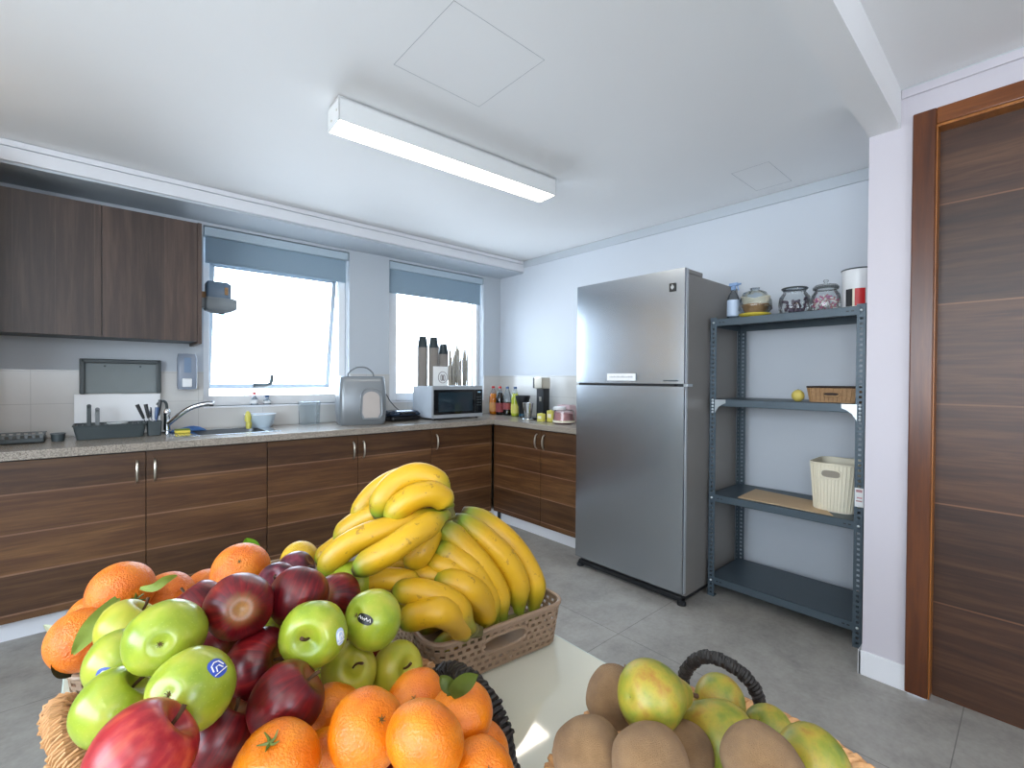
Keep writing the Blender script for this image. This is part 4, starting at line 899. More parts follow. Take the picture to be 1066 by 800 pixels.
# ================================================================ lattice plastic baskets
def lattice_basket(label,cx,cy,wx,wy,rz,h=.082,hole_y=True):
    t=thing('plastic_basket',label,'basket',(cx,cy,TZ+.001),rz)
    b=MB(); loft(b,[(rr(0,0,wx-.004,wy-.004,.028),.008),(rr(0,0,wx-.004,wy-.004,.028),.003),(rr(0,0,.01,.01,.009),.003)]); loft(b,[(rr(0,0,wx-.004,wy-.004,.028),.008),(rr(0,0,.01,.01,.009),.008)]); b.build('base',M['tanp'],t)
    lo=[Vector((x,y,0)) for x,y in rr(0,0,wx,wy,.03,8)]; hi=[Vector((x,y,h)) for x,y in rr(0,0,wx+.010,wy+.010,.034,8)]
    L=[0]; n=len(lo)
    for i in range(n): L.append(L[-1]+(lo[(i+1)%n]-lo[i]).length)
    T=L[-1]
    def at(s,z):
        s=s%T; k=0
        while k<n-1 and L[k+1]<=s: k+=1
        u=(s-L[k])/max(1e-9,L[k+1]-L[k]); a=lo[k].lerp(lo[(k+1)%n],u); c=hi[k].lerp(hi[(k+1)%n],u); return a.lerp(c,z/h)
    # hole centres: middle of the -y side and +y side
    best=[min((abs(at(T*i/400,h).x)+ (0 if at(T*i/400,h).y*sg>0 else 9),T*i/400) for i in range(400))[1] for sg in (-1,1)]
    def inhole(s,z,m=0):
        return any(abs((s-c+T/2)%T-T/2)<.046+m and .036-m<z<.066+m for c in best)
    b=MB(); rows=[.004,.0155,.027,.0385,.050,.0615,.073]; cell=.0150; N=int(round(T/cell)); cell=T/N
    def strip(s0,s1,z0,z1,th=.0014):
        A,B,C2,D=at(s0,z0),at(s1,z0),at(s1,z1),at(s0,z1)
        nrm_=(B-A).cross(D-A); nrm_.normalize(); q=[p+nrm_*th for p in (A,B,C2,D)]+[p-nrm_*th for p in (A,B,C2,D)]
        v=[b.b.verts.new(p) for p in q]
        for f in ((0,1,2,3),(7,6,5,4),(0,4,5,1),(1,5,6,2),(2,6,7,3),(3,7,4,0)): b.b.faces.new([v[i] for i in f])
    for ri,z in enumerate(rows):
        for k in range(N):
            if not inhole((k+.5)*cell,z+.002,-.001): strip(k*cell,(k+1)*cell,z,z+.0058)
        if ri<len(rows)-1:
            for k in range(N):
                s0=(k+.5*(ri%2))*cell
                if not inhole(s0+.003,z+.008,.0): strip(s0,s0+.0068,z+.005,z+.0122,.0011)
    b.build('lattice_wall',M['tanp'],t,smooth=False)
    b=MB(); b.tube([at(T*i/96,h) for i in range(96)],.0042,8,closed=True); b.build('rim',M['tanp'],t)
    b=MB()
    for c in best:
        b=MB(); b.tube([at(c+.047*math.copysign(abs(math.cos(a))**.7,math.cos(a)),.051+.0155*math.copysign(abs(math.sin(a))**.7,math.sin(a))) for a in [2*PI*i/28 for i in range(28)]],.0034,6,closed=True); b.build('handle_ring',M['tanp'],t)
    return t
lattice_basket('taupe lattice plastic basket heaped with bananas at the right of the table',.562,.799,.135,.165,math.radians(-6))
lattice_basket('taupe lattice plastic basket holding the oranges at the far end of the table',.158,1.052,.185,.135,0)
# ================================================================ wicker trays
def wicker(label,cx,cy,a,bb,rz,hmat,handle_angles,hsz,zr=.066):
    t=thing('wicker_tray',label,'basket',(cx,cy,TZ+.001),rz)
    def oval(s,n=72,z=0,ph=0,wob=0,k=14):
        return [Vector((a*s*math.cos(q),bb*s*math.sin(q),z+wob*math.sin(k*q+ph))) for q in [2*PI*i/n for i in range(n)]]
    b=MB(); b.lathe([(0,.004),(.74,.004),(.97,zr),(.99,zr),(.77,.0),(0,0)],(0,0,0),48,sx=a,sy=bb); b.build('basket_shell',M['wick'],t)
    b=MB()
    for i in range(9):
        u=i/8; b.tube(oval(.775+.215*u,96,.006+(zr-.008)*u,PI*(i%2),.0018,24),.0042,6,closed=True)
    for k in range(36):
        q=2*PI*k/36; b.tube([(a*.77*math.cos(q),bb*.77*math.sin(q),.004),(a*.995*math.cos(q),bb*.995*math.sin(q),zr)],.0032,5)
    b.build('woven_wall',M['wick'],t)
    b=MB()
    for ph in (0,2*PI/3,4*PI/3):
        P=[]
        for i in range(360):
            q=2*PI*i/360; w=34*q+ph; c=Vector((a*1.0*math.cos(q),bb*1.0*math.sin(q),zr+.002)); o_=Vector((math.cos(q),math.sin(q),0)); P.append(c+o_*(.0062*math.cos(w))+Vector((0,0,.0062*math.sin(w))))
        b.tube(P,.0052,6,closed=True)
    rnd=random.Random(9)
    for k in range(26):
        q=rnd.uniform(0,2*PI); c=Vector((a*1.01*math.cos(q),bb*1.01*math.sin(q),zr+.008)); b.lathe([(0,-.006),(.007,-.002),(.006,.003),(0,.006)],c,7,axis=(rnd.uniform(-1,1),rnd.uniform(-1,1),1))
    b.build('braided_rim',M['wick'],t)
    for (hp,th,mat,turns,cord) in handle_angles:
        inv=(Matrix.Translation((cx,cy,TZ+.001))@Matrix.Rotation(rz,4,'Z')).inverted()
        P=[inv@p for p in spline(hp,41)]; out_=((P[0]+P[-1])/2); out_.z=0; out_.normalize()
        b=MB(); b.tube(P,th*.72,10)
        # cord wrapped around the bow
        W=[]; n=turns*9
        for i in range(n+1):
            u=i/n*(len(P)-1); k=min(int(u),len(P)-2); c=P[k].lerp(P[k+1],u-k); tg=(P[k+1]-P[k]).normalized(); s1=tg.orthogonal() if abs(tg.z)<.2 else tg.cross(Vector((0,0,1))); 
            s1=tg.cross(out_ if abs(tg.dot(out_))<.9 else Vector((0,0,1))).normalized(); s2=tg.cross(s1); w=2*PI*turns*i/n; j_=1+.20*math.sin(i*2.3)*math.sin(i*.77)
            W.append(c+(s1*math.cos(w)+s2*math.sin(w))*th*.86*j_)
        b.tube(W,cord,5); b.build('handle',mat,t)
    return t
wicker('oval tan wicker basket heaped with apples and mandarins in the front left of the table',.160,.625,.232,.198,math.radians(-34),None,
  [([(.372,.592,.818),(.368,.555,.852),(.358,.500,.878),(.354,.45,.880),(.352,.415,.862),(.352,.400,.818)],.0120,M['rope'],34,.0032),
   ([(-.008,.835,.815),(-.030,.832,.838),(-.040,.80,.856),(-.038,.755,.858),(-.026,.71,.842),(-.005,.685,.815)],.0150,M['wick'],60,.0022)],1.25)
wicker('oval tan wicker basket with black corded handle full of kiwis and pears at the right',.475,.195,.205,.190,math.radians(24),None,
  [([(.630,.335,.815),(.624,.327,.855),(.620,.300,.890),(.624,.266,.894),(.633,.238,.873),(.640,.222,.818)],.0074,M['rope'],52,.0026),
   ([(.300,.165,.815),(.290,.150,.855),(.285,.115,.880),(.290,.08,.855),(.300,.06,.815)],.0088,M['rope'],40,.0028)],1.6)
# ================================================================ fruit
FRUIT=[
('G1','green',0.0497,0.5913,1.0021,0.037,0.223,0.943,-0.248),
('G2','green',0.0625,0.52,0.9782,0.037,0.62,0.64,-0.454),
('G3','green',0.0096,0.5978,0.9451,0.036,0.669,-0.17,0.723),
('G4','green',0.0255,0.7326,0.9619,0.036,0.625,-0.022,0.78),
('G5','green',0.0149,0.6668,0.9547,0.034,0.793,-0.017,0.609),
('G6','green',0.1838,0.5477,0.9763,0.037,-0.544,-0.804,0.239),
('G7','green',0.2597,0.5604,0.9623,0.037,0.804,0.267,-0.531),
('G8','green',0.2341,0.5718,0.8994,0.035,-0.007,-0.776,0.631),
('G9','green',0.2978,0.5653,0.8795,0.035,0.101,-0.901,0.421),
('G10','green',0.1688,0.6646,0.9426,0.034,-0.761,-0.39,-0.519),
('G11','green',0.2935,0.7136,0.9466,0.034,0.363,0.932,0.02),
('R1','red',0.12,0.608,1.0055,0.037,0.121,0.949,-0.291),
('R2','red',0.1882,0.6209,0.9909,0.037,0.542,0.468,0.697),
('R3','red',0.1366,0.5955,0.9374,0.038,0.531,-0.776,0.341),
('R4','red',0.141,0.5049,0.9393,0.037,0.777,-0.223,0.589),
('R5','red',0.0232,0.4601,0.9739,0.038,0.792,-0.088,0.605),
('R6','red',0.0888,0.538,0.9083,0.036,0.577,0.045,0.815),
('R7','red',0.0978,0.7376,0.9612,0.035,-0.474,0.365,0.801),
('R8','red',0.2533,0.6645,0.9562,0.033,0.738,0.473,-0.48),
('R10','red',0.1032,0.6567,0.943,0.035,-0.284,0.958,0.026),
('L1','plum',0.1959,0.747,0.9646,0.029,-0.383,-0.642,0.664),
('L2','plum',0.2353,0.7873,0.9603,0.03,-0.674,0.474,-0.567),
('O1','orange',0.1706,0.8534,0.9568,0.043,-0.21,-0.741,0.638),
('O2','orange',0.0242,0.9556,0.9307,0.045,0.346,-0.931,-0.114),
('O3','orange',-0.0195,0.893,0.8968,0.042,-0.55,0.521,-0.653),
('O4','orange',0.0859,0.9923,0.889,0.042,0.47,0.762,-0.447),
('O5','orange',0.1484,1.0337,0.8664,0.04,0.216,0.739,-0.639),
('O6','lemon',0.298,0.9737,0.9062,0.036,0.342,0.462,-0.818),
('O7','orange',-0.01,1.0721,0.8553,0.038,-0.751,0.659,-0.041),
('M1','mand',0.188,0.4153,0.9376,0.036,0.185,-0.713,0.677),
('M2','mand',0.1909,0.5204,0.8911,0.036,0.158,0.943,0.292),
('M3','mand',0.2646,0.4556,0.9073,0.034,-0.47,-0.573,0.671),
('M4','mand',0.2142,0.3533,0.9504,0.036,0.843,0.2,0.499),
('M5','mand',0.278,0.39,0.9227,0.034,0.328,-0.326,-0.887),
('M6','mand',0.3045,0.3938,0.8647,0.033,-0.507,-0.592,0.627),
('M7','mand',0.1159,0.4407,0.9283,0.036,-0.249,-0.228,0.941),
('M8','mand',0.1694,0.4577,0.89,0.034,0.606,0.689,0.397),
('M9','mand',0.2579,0.3307,0.9061,0.033,-0.107,-0.621,0.777),
('K1','kiwi',0.4215,0.305,0.9225,0.028,0.505,-0.171,0.846),
('K2','kiwi',0.3404,0.2731,0.9205,0.03,0.577,-0.707,0.409),
('K3','kiwi',0.3602,0.2209,0.9342,0.03,0.948,-0.301,-0.099),
('K4','kiwi',0.4287,0.2286,0.9019,0.028,0.9,-0.386,-0.203),
('K5','kiwi',0.4264,0.1524,0.9369,0.031,-0.399,-0.898,-0.186),
('P1','pear',0.4148,0.2546,0.9516,0.033,0.94,-0.161,-0.302),
('P2','pear',0.5391,0.2405,0.8978,0.028,0.744,0.62,-0.248),
('P3','pear',0.4859,0.2121,0.8962,0.035,-0.412,0.905,0.111),
('P4','pear',0.5045,0.1364,0.9094,0.031,0.831,-0.18,-0.526),
('P5','pear',0.5807,0.2019,0.865,0.026,0.668,-0.187,-0.721),
('FA','green',0.2086,0.5569,0.803,0.035,-0.889,0.441,0.121),
('FA','red',0.1823,0.7209,0.8031,0.035,0.327,-0.311,0.893),
('FA','red',0.0546,0.7845,0.8031,0.035,-0.51,0.727,0.46),
('FA','red',0.2064,0.7876,0.8032,0.035,-0.401,-0.677,0.616),
('FA','green',0.0545,0.6852,0.8032,0.035,-0.92,0.38,0.101),
('FA','red',0.0368,0.59,0.8034,0.035,0.145,0.217,0.965),
('FA','red',0.1188,0.5551,0.8034,0.035,0.672,-0.722,-0.162),
('FA','red',0.2806,0.671,0.8035,0.035,-0.9,0.187,0.394),
('FA','green',0.1453,0.626,0.8035,0.035,-0.683,-0.402,0.61),
('FA','red',0.2693,0.7387,0.8036,0.035,-0.988,-0.143,-0.061),
('FA','red',-0.0161,0.7204,0.8037,0.035,0.725,-0.309,0.615),
('FA','mand',0.2631,0.4641,0.8037,0.035,-0.274,-0.656,-0.703),
('FA','green',0.2214,0.6332,0.8043,0.035,-0.313,-0.289,0.905),
('FA','red',0.3398,0.563,0.8043,0.035,-0.897,0.391,0.207),
('FA','mand',0.0822,0.4975,0.8044,0.035,-0.854,0.409,-0.322),
('FA','red',0.1219,0.7904,0.8046,0.035,0.035,-0.762,0.647),
('FA','green',-0.0214,0.6306,0.8047,0.035,-0.076,-0.369,0.926),
('FA','mand',0.1652,0.4789,0.8049,0.035,0.365,-0.234,0.901),
('FA','red',0.2821,0.599,0.8079,0.035,0.595,-0.202,0.778),
('FA','red',0.2731,0.5318,0.8185,0.035,0.716,-0.357,0.6),
('FA','green',0.1125,0.7177,0.826,0.035,0.527,0.803,-0.277),
('FA','red',0.0896,0.6324,0.842,0.035,-0.837,0.056,0.544),
('FA','red',0.0419,0.5334,0.8454,0.035,-0.102,0.274,0.956),
('FA','red',0.3159,0.7089,0.8489,0.035,-0.042,-0.729,0.683),
('FA','green',0.2349,0.6826,0.8508,0.035,0.042,-0.282,0.959),
('FA','red',0.1569,0.6746,0.852,0.035,-0.454,-0.133,0.881),
('FO','orange',0.0564,0.9463,0.808,0.04,-0.391,0.254,0.884),
('FO','orange',0.306,0.9703,0.8081,0.04,0.017,0.614,0.789),
('FO','orange',0.1775,1.0827,0.8082,0.04,0.594,-0.08,0.8),
('FO','orange',0.1025,1.0544,0.8087,0.04,0.209,-0.901,0.381),
('FO','orange',0.0156,1.0131,0.8096,0.04,0.32,0.4,0.859),
('FO','orange',0.1475,0.9821,0.8105,0.04,-0.182,0.744,0.643),
('FO','orange',0.2417,0.9918,0.8438,0.04,-0.991,-0.133,0.016),
('FK','kiwi',0.4248,0.2311,0.797,0.029,0.207,0.883,0.422),
('FK','kiwi',0.5755,0.1972,0.7971,0.029,-0.774,0.282,0.567),
('FK','kiwi',0.4483,0.1058,0.7971,0.029,0.043,0.554,0.831),
('FK','kiwi',0.3532,0.172,0.7971,0.029,0.784,0.545,0.296),
('FK','kiwi',0.5087,0.0815,0.7972,0.029,-0.311,0.445,-0.84),
('FK','kiwi',0.537,0.1569,0.7972,0.029,-0.098,0.47,0.877),
('FK','kiwi',0.443,0.1671,0.7974,0.029,0.873,-0.131,0.47),
('FK','kiwi',0.3406,0.2595,0.7974,0.029,0.032,-0.976,-0.216),
('FK','kiwi',0.4867,0.2379,0.7975,0.029,0.853,0.385,0.351),
('FK','kiwi',0.549,0.2819,0.7976,0.029,-0.431,-0.783,0.448),
('FK','kiwi',0.4058,0.3077,0.7978,0.029,0.449,-0.063,0.891),
('FK','kiwi',0.6028,0.2451,0.798,0.029,-0.983,-0.091,0.159),
]
BAN={
'B1':('top',[(0.357, 0.75, 1.029), (0.364, 0.743, 1.062), (0.386, 0.738, 1.087), (0.418, 0.723, 1.1), (0.45, 0.708, 1.084), (0.465, 0.694, 1.048)],0.0235),
'B2':('top',[(0.357, 0.842, 0.993), (0.368, 0.833, 1.029), (0.392, 0.825, 1.058), (0.42, 0.801, 1.08), (0.447, 0.764, 1.088), (0.47, 0.73, 1.069)],0.021),
'B3':('top',[(0.359, 0.714, 1.026), (0.372, 0.703, 1.053), (0.394, 0.691, 1.071), (0.423, 0.684, 1.074), (0.448, 0.683, 1.06), (0.462, 0.683, 1.044)],0.0215),
'B4':('top',[(0.326, 0.856, 0.966), (0.342, 0.842, 0.989), (0.366, 0.821, 1.011), (0.395, 0.795, 1.027), (0.433, 0.763, 1.047), (0.461, 0.725, 1.05)],0.021),
'B5':('top',[(0.262, 0.739, 0.956), (0.273, 0.736, 0.981), (0.294, 0.724, 1.004), (0.326, 0.71, 1.019), (0.366, 0.701, 1.024), (0.415, 0.698, 1.03), (0.453, 0.691, 1.036)],0.0215),
'B6':('top',[(0.285, 0.679, 0.976), (0.307, 0.667, 0.992), (0.333, 0.65, 1.009), (0.367, 0.647, 1.025), (0.404, 0.655, 1.032), (0.447, 0.67, 1.037)],0.0205),
'B7':('right',[(0.452, 0.705, 1.016), (0.481, 0.686, 0.976), (0.514, 0.663, 0.932), (0.545, 0.654, 0.878), (0.565, 0.656, 0.815)],0.0228),
'B8':('right',[(0.496, 0.72, 1.013), (0.532, 0.694, 0.977), (0.568, 0.668, 0.934), (0.596, 0.656, 0.881), (0.604, 0.655, 0.812)],0.024),
'B9':('right',[(0.536, 0.751, 1.011), (0.57, 0.721, 0.985), (0.602, 0.691, 0.951), (0.631, 0.672, 0.904), (0.646, 0.658, 0.856), (0.648, 0.663, 0.796)],0.023),
'B10':('right',[(0.439, 0.696, 0.978), (0.458, 0.679, 0.96), (0.489, 0.658, 0.929), (0.52, 0.65, 0.878), (0.547, 0.659, 0.817)],0.0222),
'B11':('low',[(0.419, 0.673, 0.922), (0.443, 0.651, 0.926), (0.472, 0.633, 0.909), (0.513, 0.65, 0.86), (0.534, 0.67, 0.799)],0.0235),
'B12':('low',[(0.342, 0.668, 0.93), (0.365, 0.648, 0.936), (0.395, 0.628, 0.928), (0.429, 0.617, 0.902), (0.464, 0.619, 0.852)],0.0205),
'B13':('low',[(0.346, 0.644, 0.889), (0.366, 0.626, 0.907), (0.396, 0.607, 0.908), (0.449, 0.633, 0.861), (0.469, 0.647, 0.818)],0.0225),
'B14':('mid',[(0.304, 0.715, 0.938), (0.331, 0.698, 0.947), (0.361, 0.678, 0.945), (0.399, 0.671, 0.927)],0.0185),
'B15':('mid',[(0.39, 0.705, 0.93), (0.417, 0.682, 0.935), (0.458, 0.672, 0.927), (0.495, 0.666, 0.905)],0.0185),
'B16':('mid',[(0.368, 0.765, 0.938), (0.395, 0.742, 0.945), (0.43, 0.723, 0.931), (0.47, 0.715, 0.909)],0.019),
'B17':('back',[(0.396, 0.714, 0.947), (0.407, 0.691, 0.974), (0.428, 0.7, 0.993), (0.443, 0.713, 1.012)],0.021),
'B18':('back',[(0.439, 0.756, 0.958), (0.457, 0.727, 0.976), (0.48, 0.706, 0.983), (0.513, 0.691, 0.968)],0.021),
'B19':('back',[(0.426, 0.7, 0.951), (0.442, 0.673, 0.947), (0.47, 0.661, 0.923), (0.497, 0.663, 0.884)],0.02),
'B20':('back',[(0.32, 0.94, 0.905), (0.342, 0.922, 0.928), (0.372, 0.896, 0.955), (0.406, 0.866, 0.97)],0.02),
}
LEAF={
'a':('O2',[(0.043, 0.88, 0.956), (0.059, 0.866, 0.957), (0.073, 0.867, 0.964), (0.089, 0.879, 0.963)],0.013,'leaf'),
'b':('O3',[(0.017, 0.809, 0.976), (0.003, 0.782, 0.967), (-0.012, 0.774, 0.952), (-0.027, 0.794, 0.922)],0.024,'leaf'),
'c':('O1',[(0.194, 0.892, 0.955), (0.194, 0.893, 0.968), (0.191, 0.896, 0.981), (0.187, 0.899, 0.993)],0.03,'leaf2'),
'd':('O3',[(-0.039, 0.885, 0.914), (-0.047, 0.892, 0.918), (-0.06, 0.917, 0.922)],0.011,'leafp'),
'e':('O3',[(-0.029, 0.875, 0.859), (-0.038, 0.87, 0.872), (-0.049, 0.867, 0.888)],0.02,'leafd'),
'f':('M5',[(0.263, 0.391, 0.947), (0.264, 0.377, 0.963), (0.269, 0.366, 0.974), (0.273, 0.356, 0.983)],0.017,'leaf3'),
'g':('M5',[(0.267, 0.387, 0.952), (0.262, 0.391, 0.961), (0.257, 0.397, 0.969)],0.014,'leaf3'),
}

def frame(ax): return Vector((0,0,1)).rotation_difference(Vector(ax).normalized())
def apple_mesh(name,mat,tall=.90,sq=.05,seed=0):
    b=MB(); prof=[]; n=22; rs=random.Random(seed)
    for i in range(n+1):
        th=PI*i/n; z=tall*math.cos(th); r_=math.sin(th)*(1+sq*math.cos(th)+.02*math.cos(2*th))
        z-=.40*math.exp(-(th/.30)**2); z+=.15*math.exp(-((PI-th)/.24)**2)
        prof.append((max(r_,0) if 0<i<n else 0,z))
    k1,k2=rs.uniform(0,6),rs.uniform(0,6)
    b.lathe(prof,(0,0,0),36,fn=lambda a,r_,z:1+.018*math.cos(5*a+k1)*(1 if z<0 else .35)+.02*math.cos(2*a+k2))
    me_o=b.build(name,mat,ang=180); me=me_o.data; bpy.data.objects.remove(me_o); return me
MESH={}
MESH['green']=[apple_mesh('green_apple_mesh',M['green'],.93,.07,i) for i in range(3)]
MESH['greeny']=[apple_mesh('yellow_green_apple_mesh',M['greeny'],.88,.05,4)]
MESH['red']=[apple_mesh('red_apple_mesh',M['redap'],.98,.11,i+7) for i in range(3)]
MESH['plum']=[apple_mesh('plum_mesh',M['plum'],.97,.04,21)]
def round_mesh(name,mat,sz,bump,top,seed):
    b=MB(); prof=[]; n=24
    for i in range(n+1):
        th=PI*i/n; z=sz*math.cos(th)-top*math.exp(-(th/.30)**2)+.04*math.exp(-((PI-th)/.3)**2); prof.append((math.sin(th) if 0<i<n else 0,z))
    rs=random.Random(seed); p=[rs.uniform(0,6) for _ in range(4)]
    b.lathe(prof,(0,0,0),36,fn=lambda a,r_,z:1+bump*math.cos(3*a+p[0]+z)+bump*.6*math.cos(7*a+p[1]-2*z)+bump*.3*math.cos(10*a+p[2])*(1 if z>.4 else .2))
    o=b.build(name,mat,ang=180); me=o.data; bpy.data.objects.remove(o); return me
MESH['orange']=[round_mesh('orange_mesh',M['orange'],.95,.006,.04,1)]
MESH['mand']=[round_mesh('mandarin_mesh',M['mand'],.84,.024,.10,2),round_mesh('mandarin_mesh',M['mand'],.88,.014,.12,3)]
MESH['lemon']=[round_mesh('lemon_mesh',M['lemon'],1.0,.004,.0,4)]
def prof_mesh(name,mat,prof,seed,bump=.01):
    b=MB(); rs=random.Random(seed); p=rs.uniform(0,6); P=spline([(r_,0,z) for r_,z in prof],26); P=[(max(v.x,0),v.z) for v in P]; P[0]=(0,P[0][1]);P[-1]=(0,P[-1][1])
    b.lathe(P,(0,0,0),32,fn=lambda a,r_,z:1+bump*math.cos(2*a+p)+bump*math.cos(3*a+p*2+z)); o=b.build(name,mat,ang=180); me=o.data; bpy.data.objects.remove(o); return me
MESH['kiwi']=[prof_mesh('kiwi_mesh',M['kiwi'],[(0,-1.10),(.35,-1.06),(.80,-.76),(1.0,-.2),(1.0,.25),(.82,.74),(.38,1.05),(0,1.10)],3)]
# pear: centre of the belly at the origin, neck towards +z
MESH['pear']=[prof_mesh('pear_mesh',M['pear'],[(0,-.90),(.18,-.93),(.5,-.86),(.88,-.50),(1.0,0),(.90,.45),(.66,.95),(.48,1.35),(.38,1.62),(.2,1.80),(0,1.82)],5,.015)]
LAB={
'G1':'large green apple with its brown blossom end facing out, top left of the apple heap',
'G2':'green apple with a blue sticker at its upper right, front left of the heap',
'G3':'green apple at the far left of the heap, above the tan basket handle',
'G4':'yellowish green apple tucked under the leafy oranges at the back left of the heap',
'G5':'pale green apple with a blue sticker, squeezed between two green apples at the left',
'G6':'green apple in the middle of the heap, stem hollow facing out',
'G7':'green apple with a black sticker, just in front of the bananas',
'G8':'yellow green apple with long curved stem, in front of the one with black sticker',
'G9':'green apple with its stem pointing right, rightmost apple of the heap',
'G10':'yellow green apple half hidden between the red apples and the central green one',
'G11':'pale green apple mostly hidden behind the small dark red one, near the banana tips',
'R1':'red apple with yellow streaks round its blossom end, in front of the big orange',
'R2':'deep red apple on top of the heap, right behind the central green apple',
'R3':'red apple with an orange yellow flush beneath the streaked red one',
'R4':'long dark red apple just left of the mandarins',
'R5':'large light red apple at the bottom left corner of the heap',
'R6':'dark red apple below the front blue stickered green one, beside the big light red one',
'R7':'red apple between the two leafy oranges and the streaked red apple',
'R8':'small dark red apple between the deep red apple and the bananas',
'R10':'shaded red apple between the two top green ones at left and the flushed red one',
'L1':'dark purple plum with a dry hollow, right of the big orange',
'L2':'dark purple plum in front of the yellow lemon',
'O1':'big orange with a bright green leaf behind it, highest of the oranges',
'O2':'orange with a withered stalk and long leaves at the back left',
'O3':'orange with a long pale leaf lying on it, leftmost fruit on the table',
'O4':'orange behind the green apples, right of the one with the stalk',
'O5':'orange almost hidden behind the big leafy orange, near the basket rim',
'O6':'yellow lemon at the back, between the plums and the bananas',
'O7':'orange peeping out behind the two leafy oranges at the back left',
'M1':'mandarin with a dark stalk scar, in front of the dark red apple',
'M2':'mandarin behind the one with the stalk scar, beside the long dark red apple',
'M3':'mandarin with a dimpled crown, below the rightmost green apple',
'M4':'large glossy mandarin in the middle of the mandarins at the bottom edge',
'M5':'mandarin with dark green leaves beside the black corded handle',
'M6':'mandarin at the right, below the leafy one and inside the black handle',
'M7':'mandarin with a green stalk star at the bottom edge, left of the others',
'M8':'mandarin low between the green starred one and the scarred one',
'M9':'mandarin at the lower right end of the group, cut by the bottom edge',
'K1':'dark brown kiwi beside the spotted pear, farthest left on the rim',
'K2':'brown kiwi at the left front of the right basket, with a knobbly end',
'K3':'pale brown kiwi in the middle front, cut by the bottom edge',
'K4':'brown kiwi between the spotted pear and the yellow pear',
'K5':'blurred light brown kiwi at the bottom edge, in front of the yellow pear',
'P1':'spotted yellow green pear lying with its neck to the right, next to the dark kiwi',
'P2':'round green yellow pear framed by the black handle',
'P3':'yellow pear in the middle of the right basket, neck to the left',
'P4':'yellow green pear at the lower right rim of the basket',
'P5':'yellow pear piece showing between the middle pear and the rim below the handle',
}
CAT={'green':'apple','greeny':'apple','red':'apple','plum':'plum','orange':'orange','lemon':'lemon','mand':'mandarin','kiwi':'kiwi','pear':'pear'}
NAME={'green':'green_apple','greeny':'green_apple','red':'red_apple','plum':'plum','orange':'orange','lemon':'lemon','mand':'mandarin','kiwi':'kiwi','pear':'pear'}
GRP={'green':'green apples in the heap','greeny':'green apples in the heap','red':'red apples in the heap','plum':'plums','orange':'oranges in the back basket','lemon':None,'mand':'mandarins in the front basket','kiwi':'kiwis in the right basket','pear':'pears in the right basket'}
FILL={'green':('green apple buried under the other fruit of the front basket','buried green apples'),'red':('red apple buried under the other fruit of the front basket','buried red apples'),'mand':('mandarin lying under the other mandarins of the front basket','buried mandarins'),
 'orange':('orange lying at the bottom of the back basket, under the others','buried oranges'),'kiwi':('kiwi lying underneath the other fruit of the right basket','buried kiwis')}
def stemmesh(pts,r_,name,mat):
    b=MB(); b.tube(spline(pts,8),r_,6,rf=lambda u:.8+.5*u); o=b.build(name,mat); me=o.data; bpy.data.objects.remove(o); return me
ST_A=stemmesh([(0,0,.42),(.02,.02,.65),(.08,.03,.88),(.16,.03,1.02)],.045,'stem_mesh',M['stem'])
ST_L=stemmesh([(0,0,.42),(-.03,.02,.75),(0,.03,1.05),(.10,.03,1.30)],.038,'stem_mesh',M['stem'])
ST_P=stemmesh([(0,0,1.75),(.03,0,2.0),(.1,.03,2.25)],.06,'stem_mesh',M['stem'])
def cal(name,z,r_,mat,n=10,up=1,sp=.10):
    b=MB(); 
    for k in range(n):
        a=2*PI*k/n; b.tube([(0,0,z),(r_*.5*math.cos(a),r_*.5*math.sin(a),z+up*sp*.2),(r_*math.cos(a+.2),r_*math.sin(a+.2),z+up*sp)],r_*.20,4,rf=lambda u:1-.7*u)
    o=b.build(name,mat); me=o.data; bpy.data.objects.remove(o); return me
CA_A=cal('calyx_mesh',-.79,.085,M['calyx'],8,-1,.05); CA_O=cal('button_mesh',.91,.09,M['calyx'],6,1,.02); CA_M=cal('button_mesh',.77,.11,M['calyx'],6,1,.03); CA_MG=cal('green_star_mesh',.79,.26,M['leaf3'],5,1,.12); CA_P=cal('calyx_mesh',-.89,.10,M['calyx'],9,-1,.03); CA_K=cal('nub_mesh',1.14,.12,M['kiwi'],7,1,.10)
CA_OB=cal('stalk_mesh',.93,.30,M['leaf3'],7,1,.12)
def addpart(par,name,me,s):
    o=bpy.data.objects.new(name,me); C.objects.link(o); o.parent=par; return o
OBJ={}
rnf=random.Random(4)
for (n,ty,x,y,z,R,ax,ay,az) in FRUIT:
    hid=n[0]=='F'; ms=MESH['greeny' if n in('G8','G9','G10','G4') else ty]
    mm_=ms[rnf.randrange(len(ms))]
    if n=='R5': mm_=mm_.copy(); mm_.materials.clear(); mm_.materials.append(M['redap2'])
    o=bpy.data.objects.new(NAME[ty],mm_); C.objects.link(o)
    o.location=(x,y,z); o.rotation_mode='QUATERNION'; q=frame((ax,ay,az))@Quaternion((0,0,1),rnf.uniform(0,6.28)); o.rotation_quaternion=q; o.scale=(R,R,R)
    if hid:
        tag(o,FILL[ty][0],CAT[ty],FILL[ty][1]); continue
    tag(o,LAB[n],CAT[ty],GRP[ty] if n!='O6' else None); OBJ[n]=o
    if ty in('green','red','plum'):
        addpart(o,'stem',ST_L if n=='G8' else ST_A,R)
        addpart(o,'calyx',CA_A,R)
    elif ty=='orange': addpart(o,'stalk_button',CA_OB if n=='O2' else CA_O,R)
    elif ty=='mand': addpart(o,'stalk_button',CA_MG if n in('M7',) else CA_M,R)
    elif ty=='kiwi': addpart(o,'stalk_nub',CA_K,R)
    elif ty=='pear': addpart(o,'stem',ST_P,R); addpart(o,'calyx',CA_P,R)
bpy.context.view_layer.update()
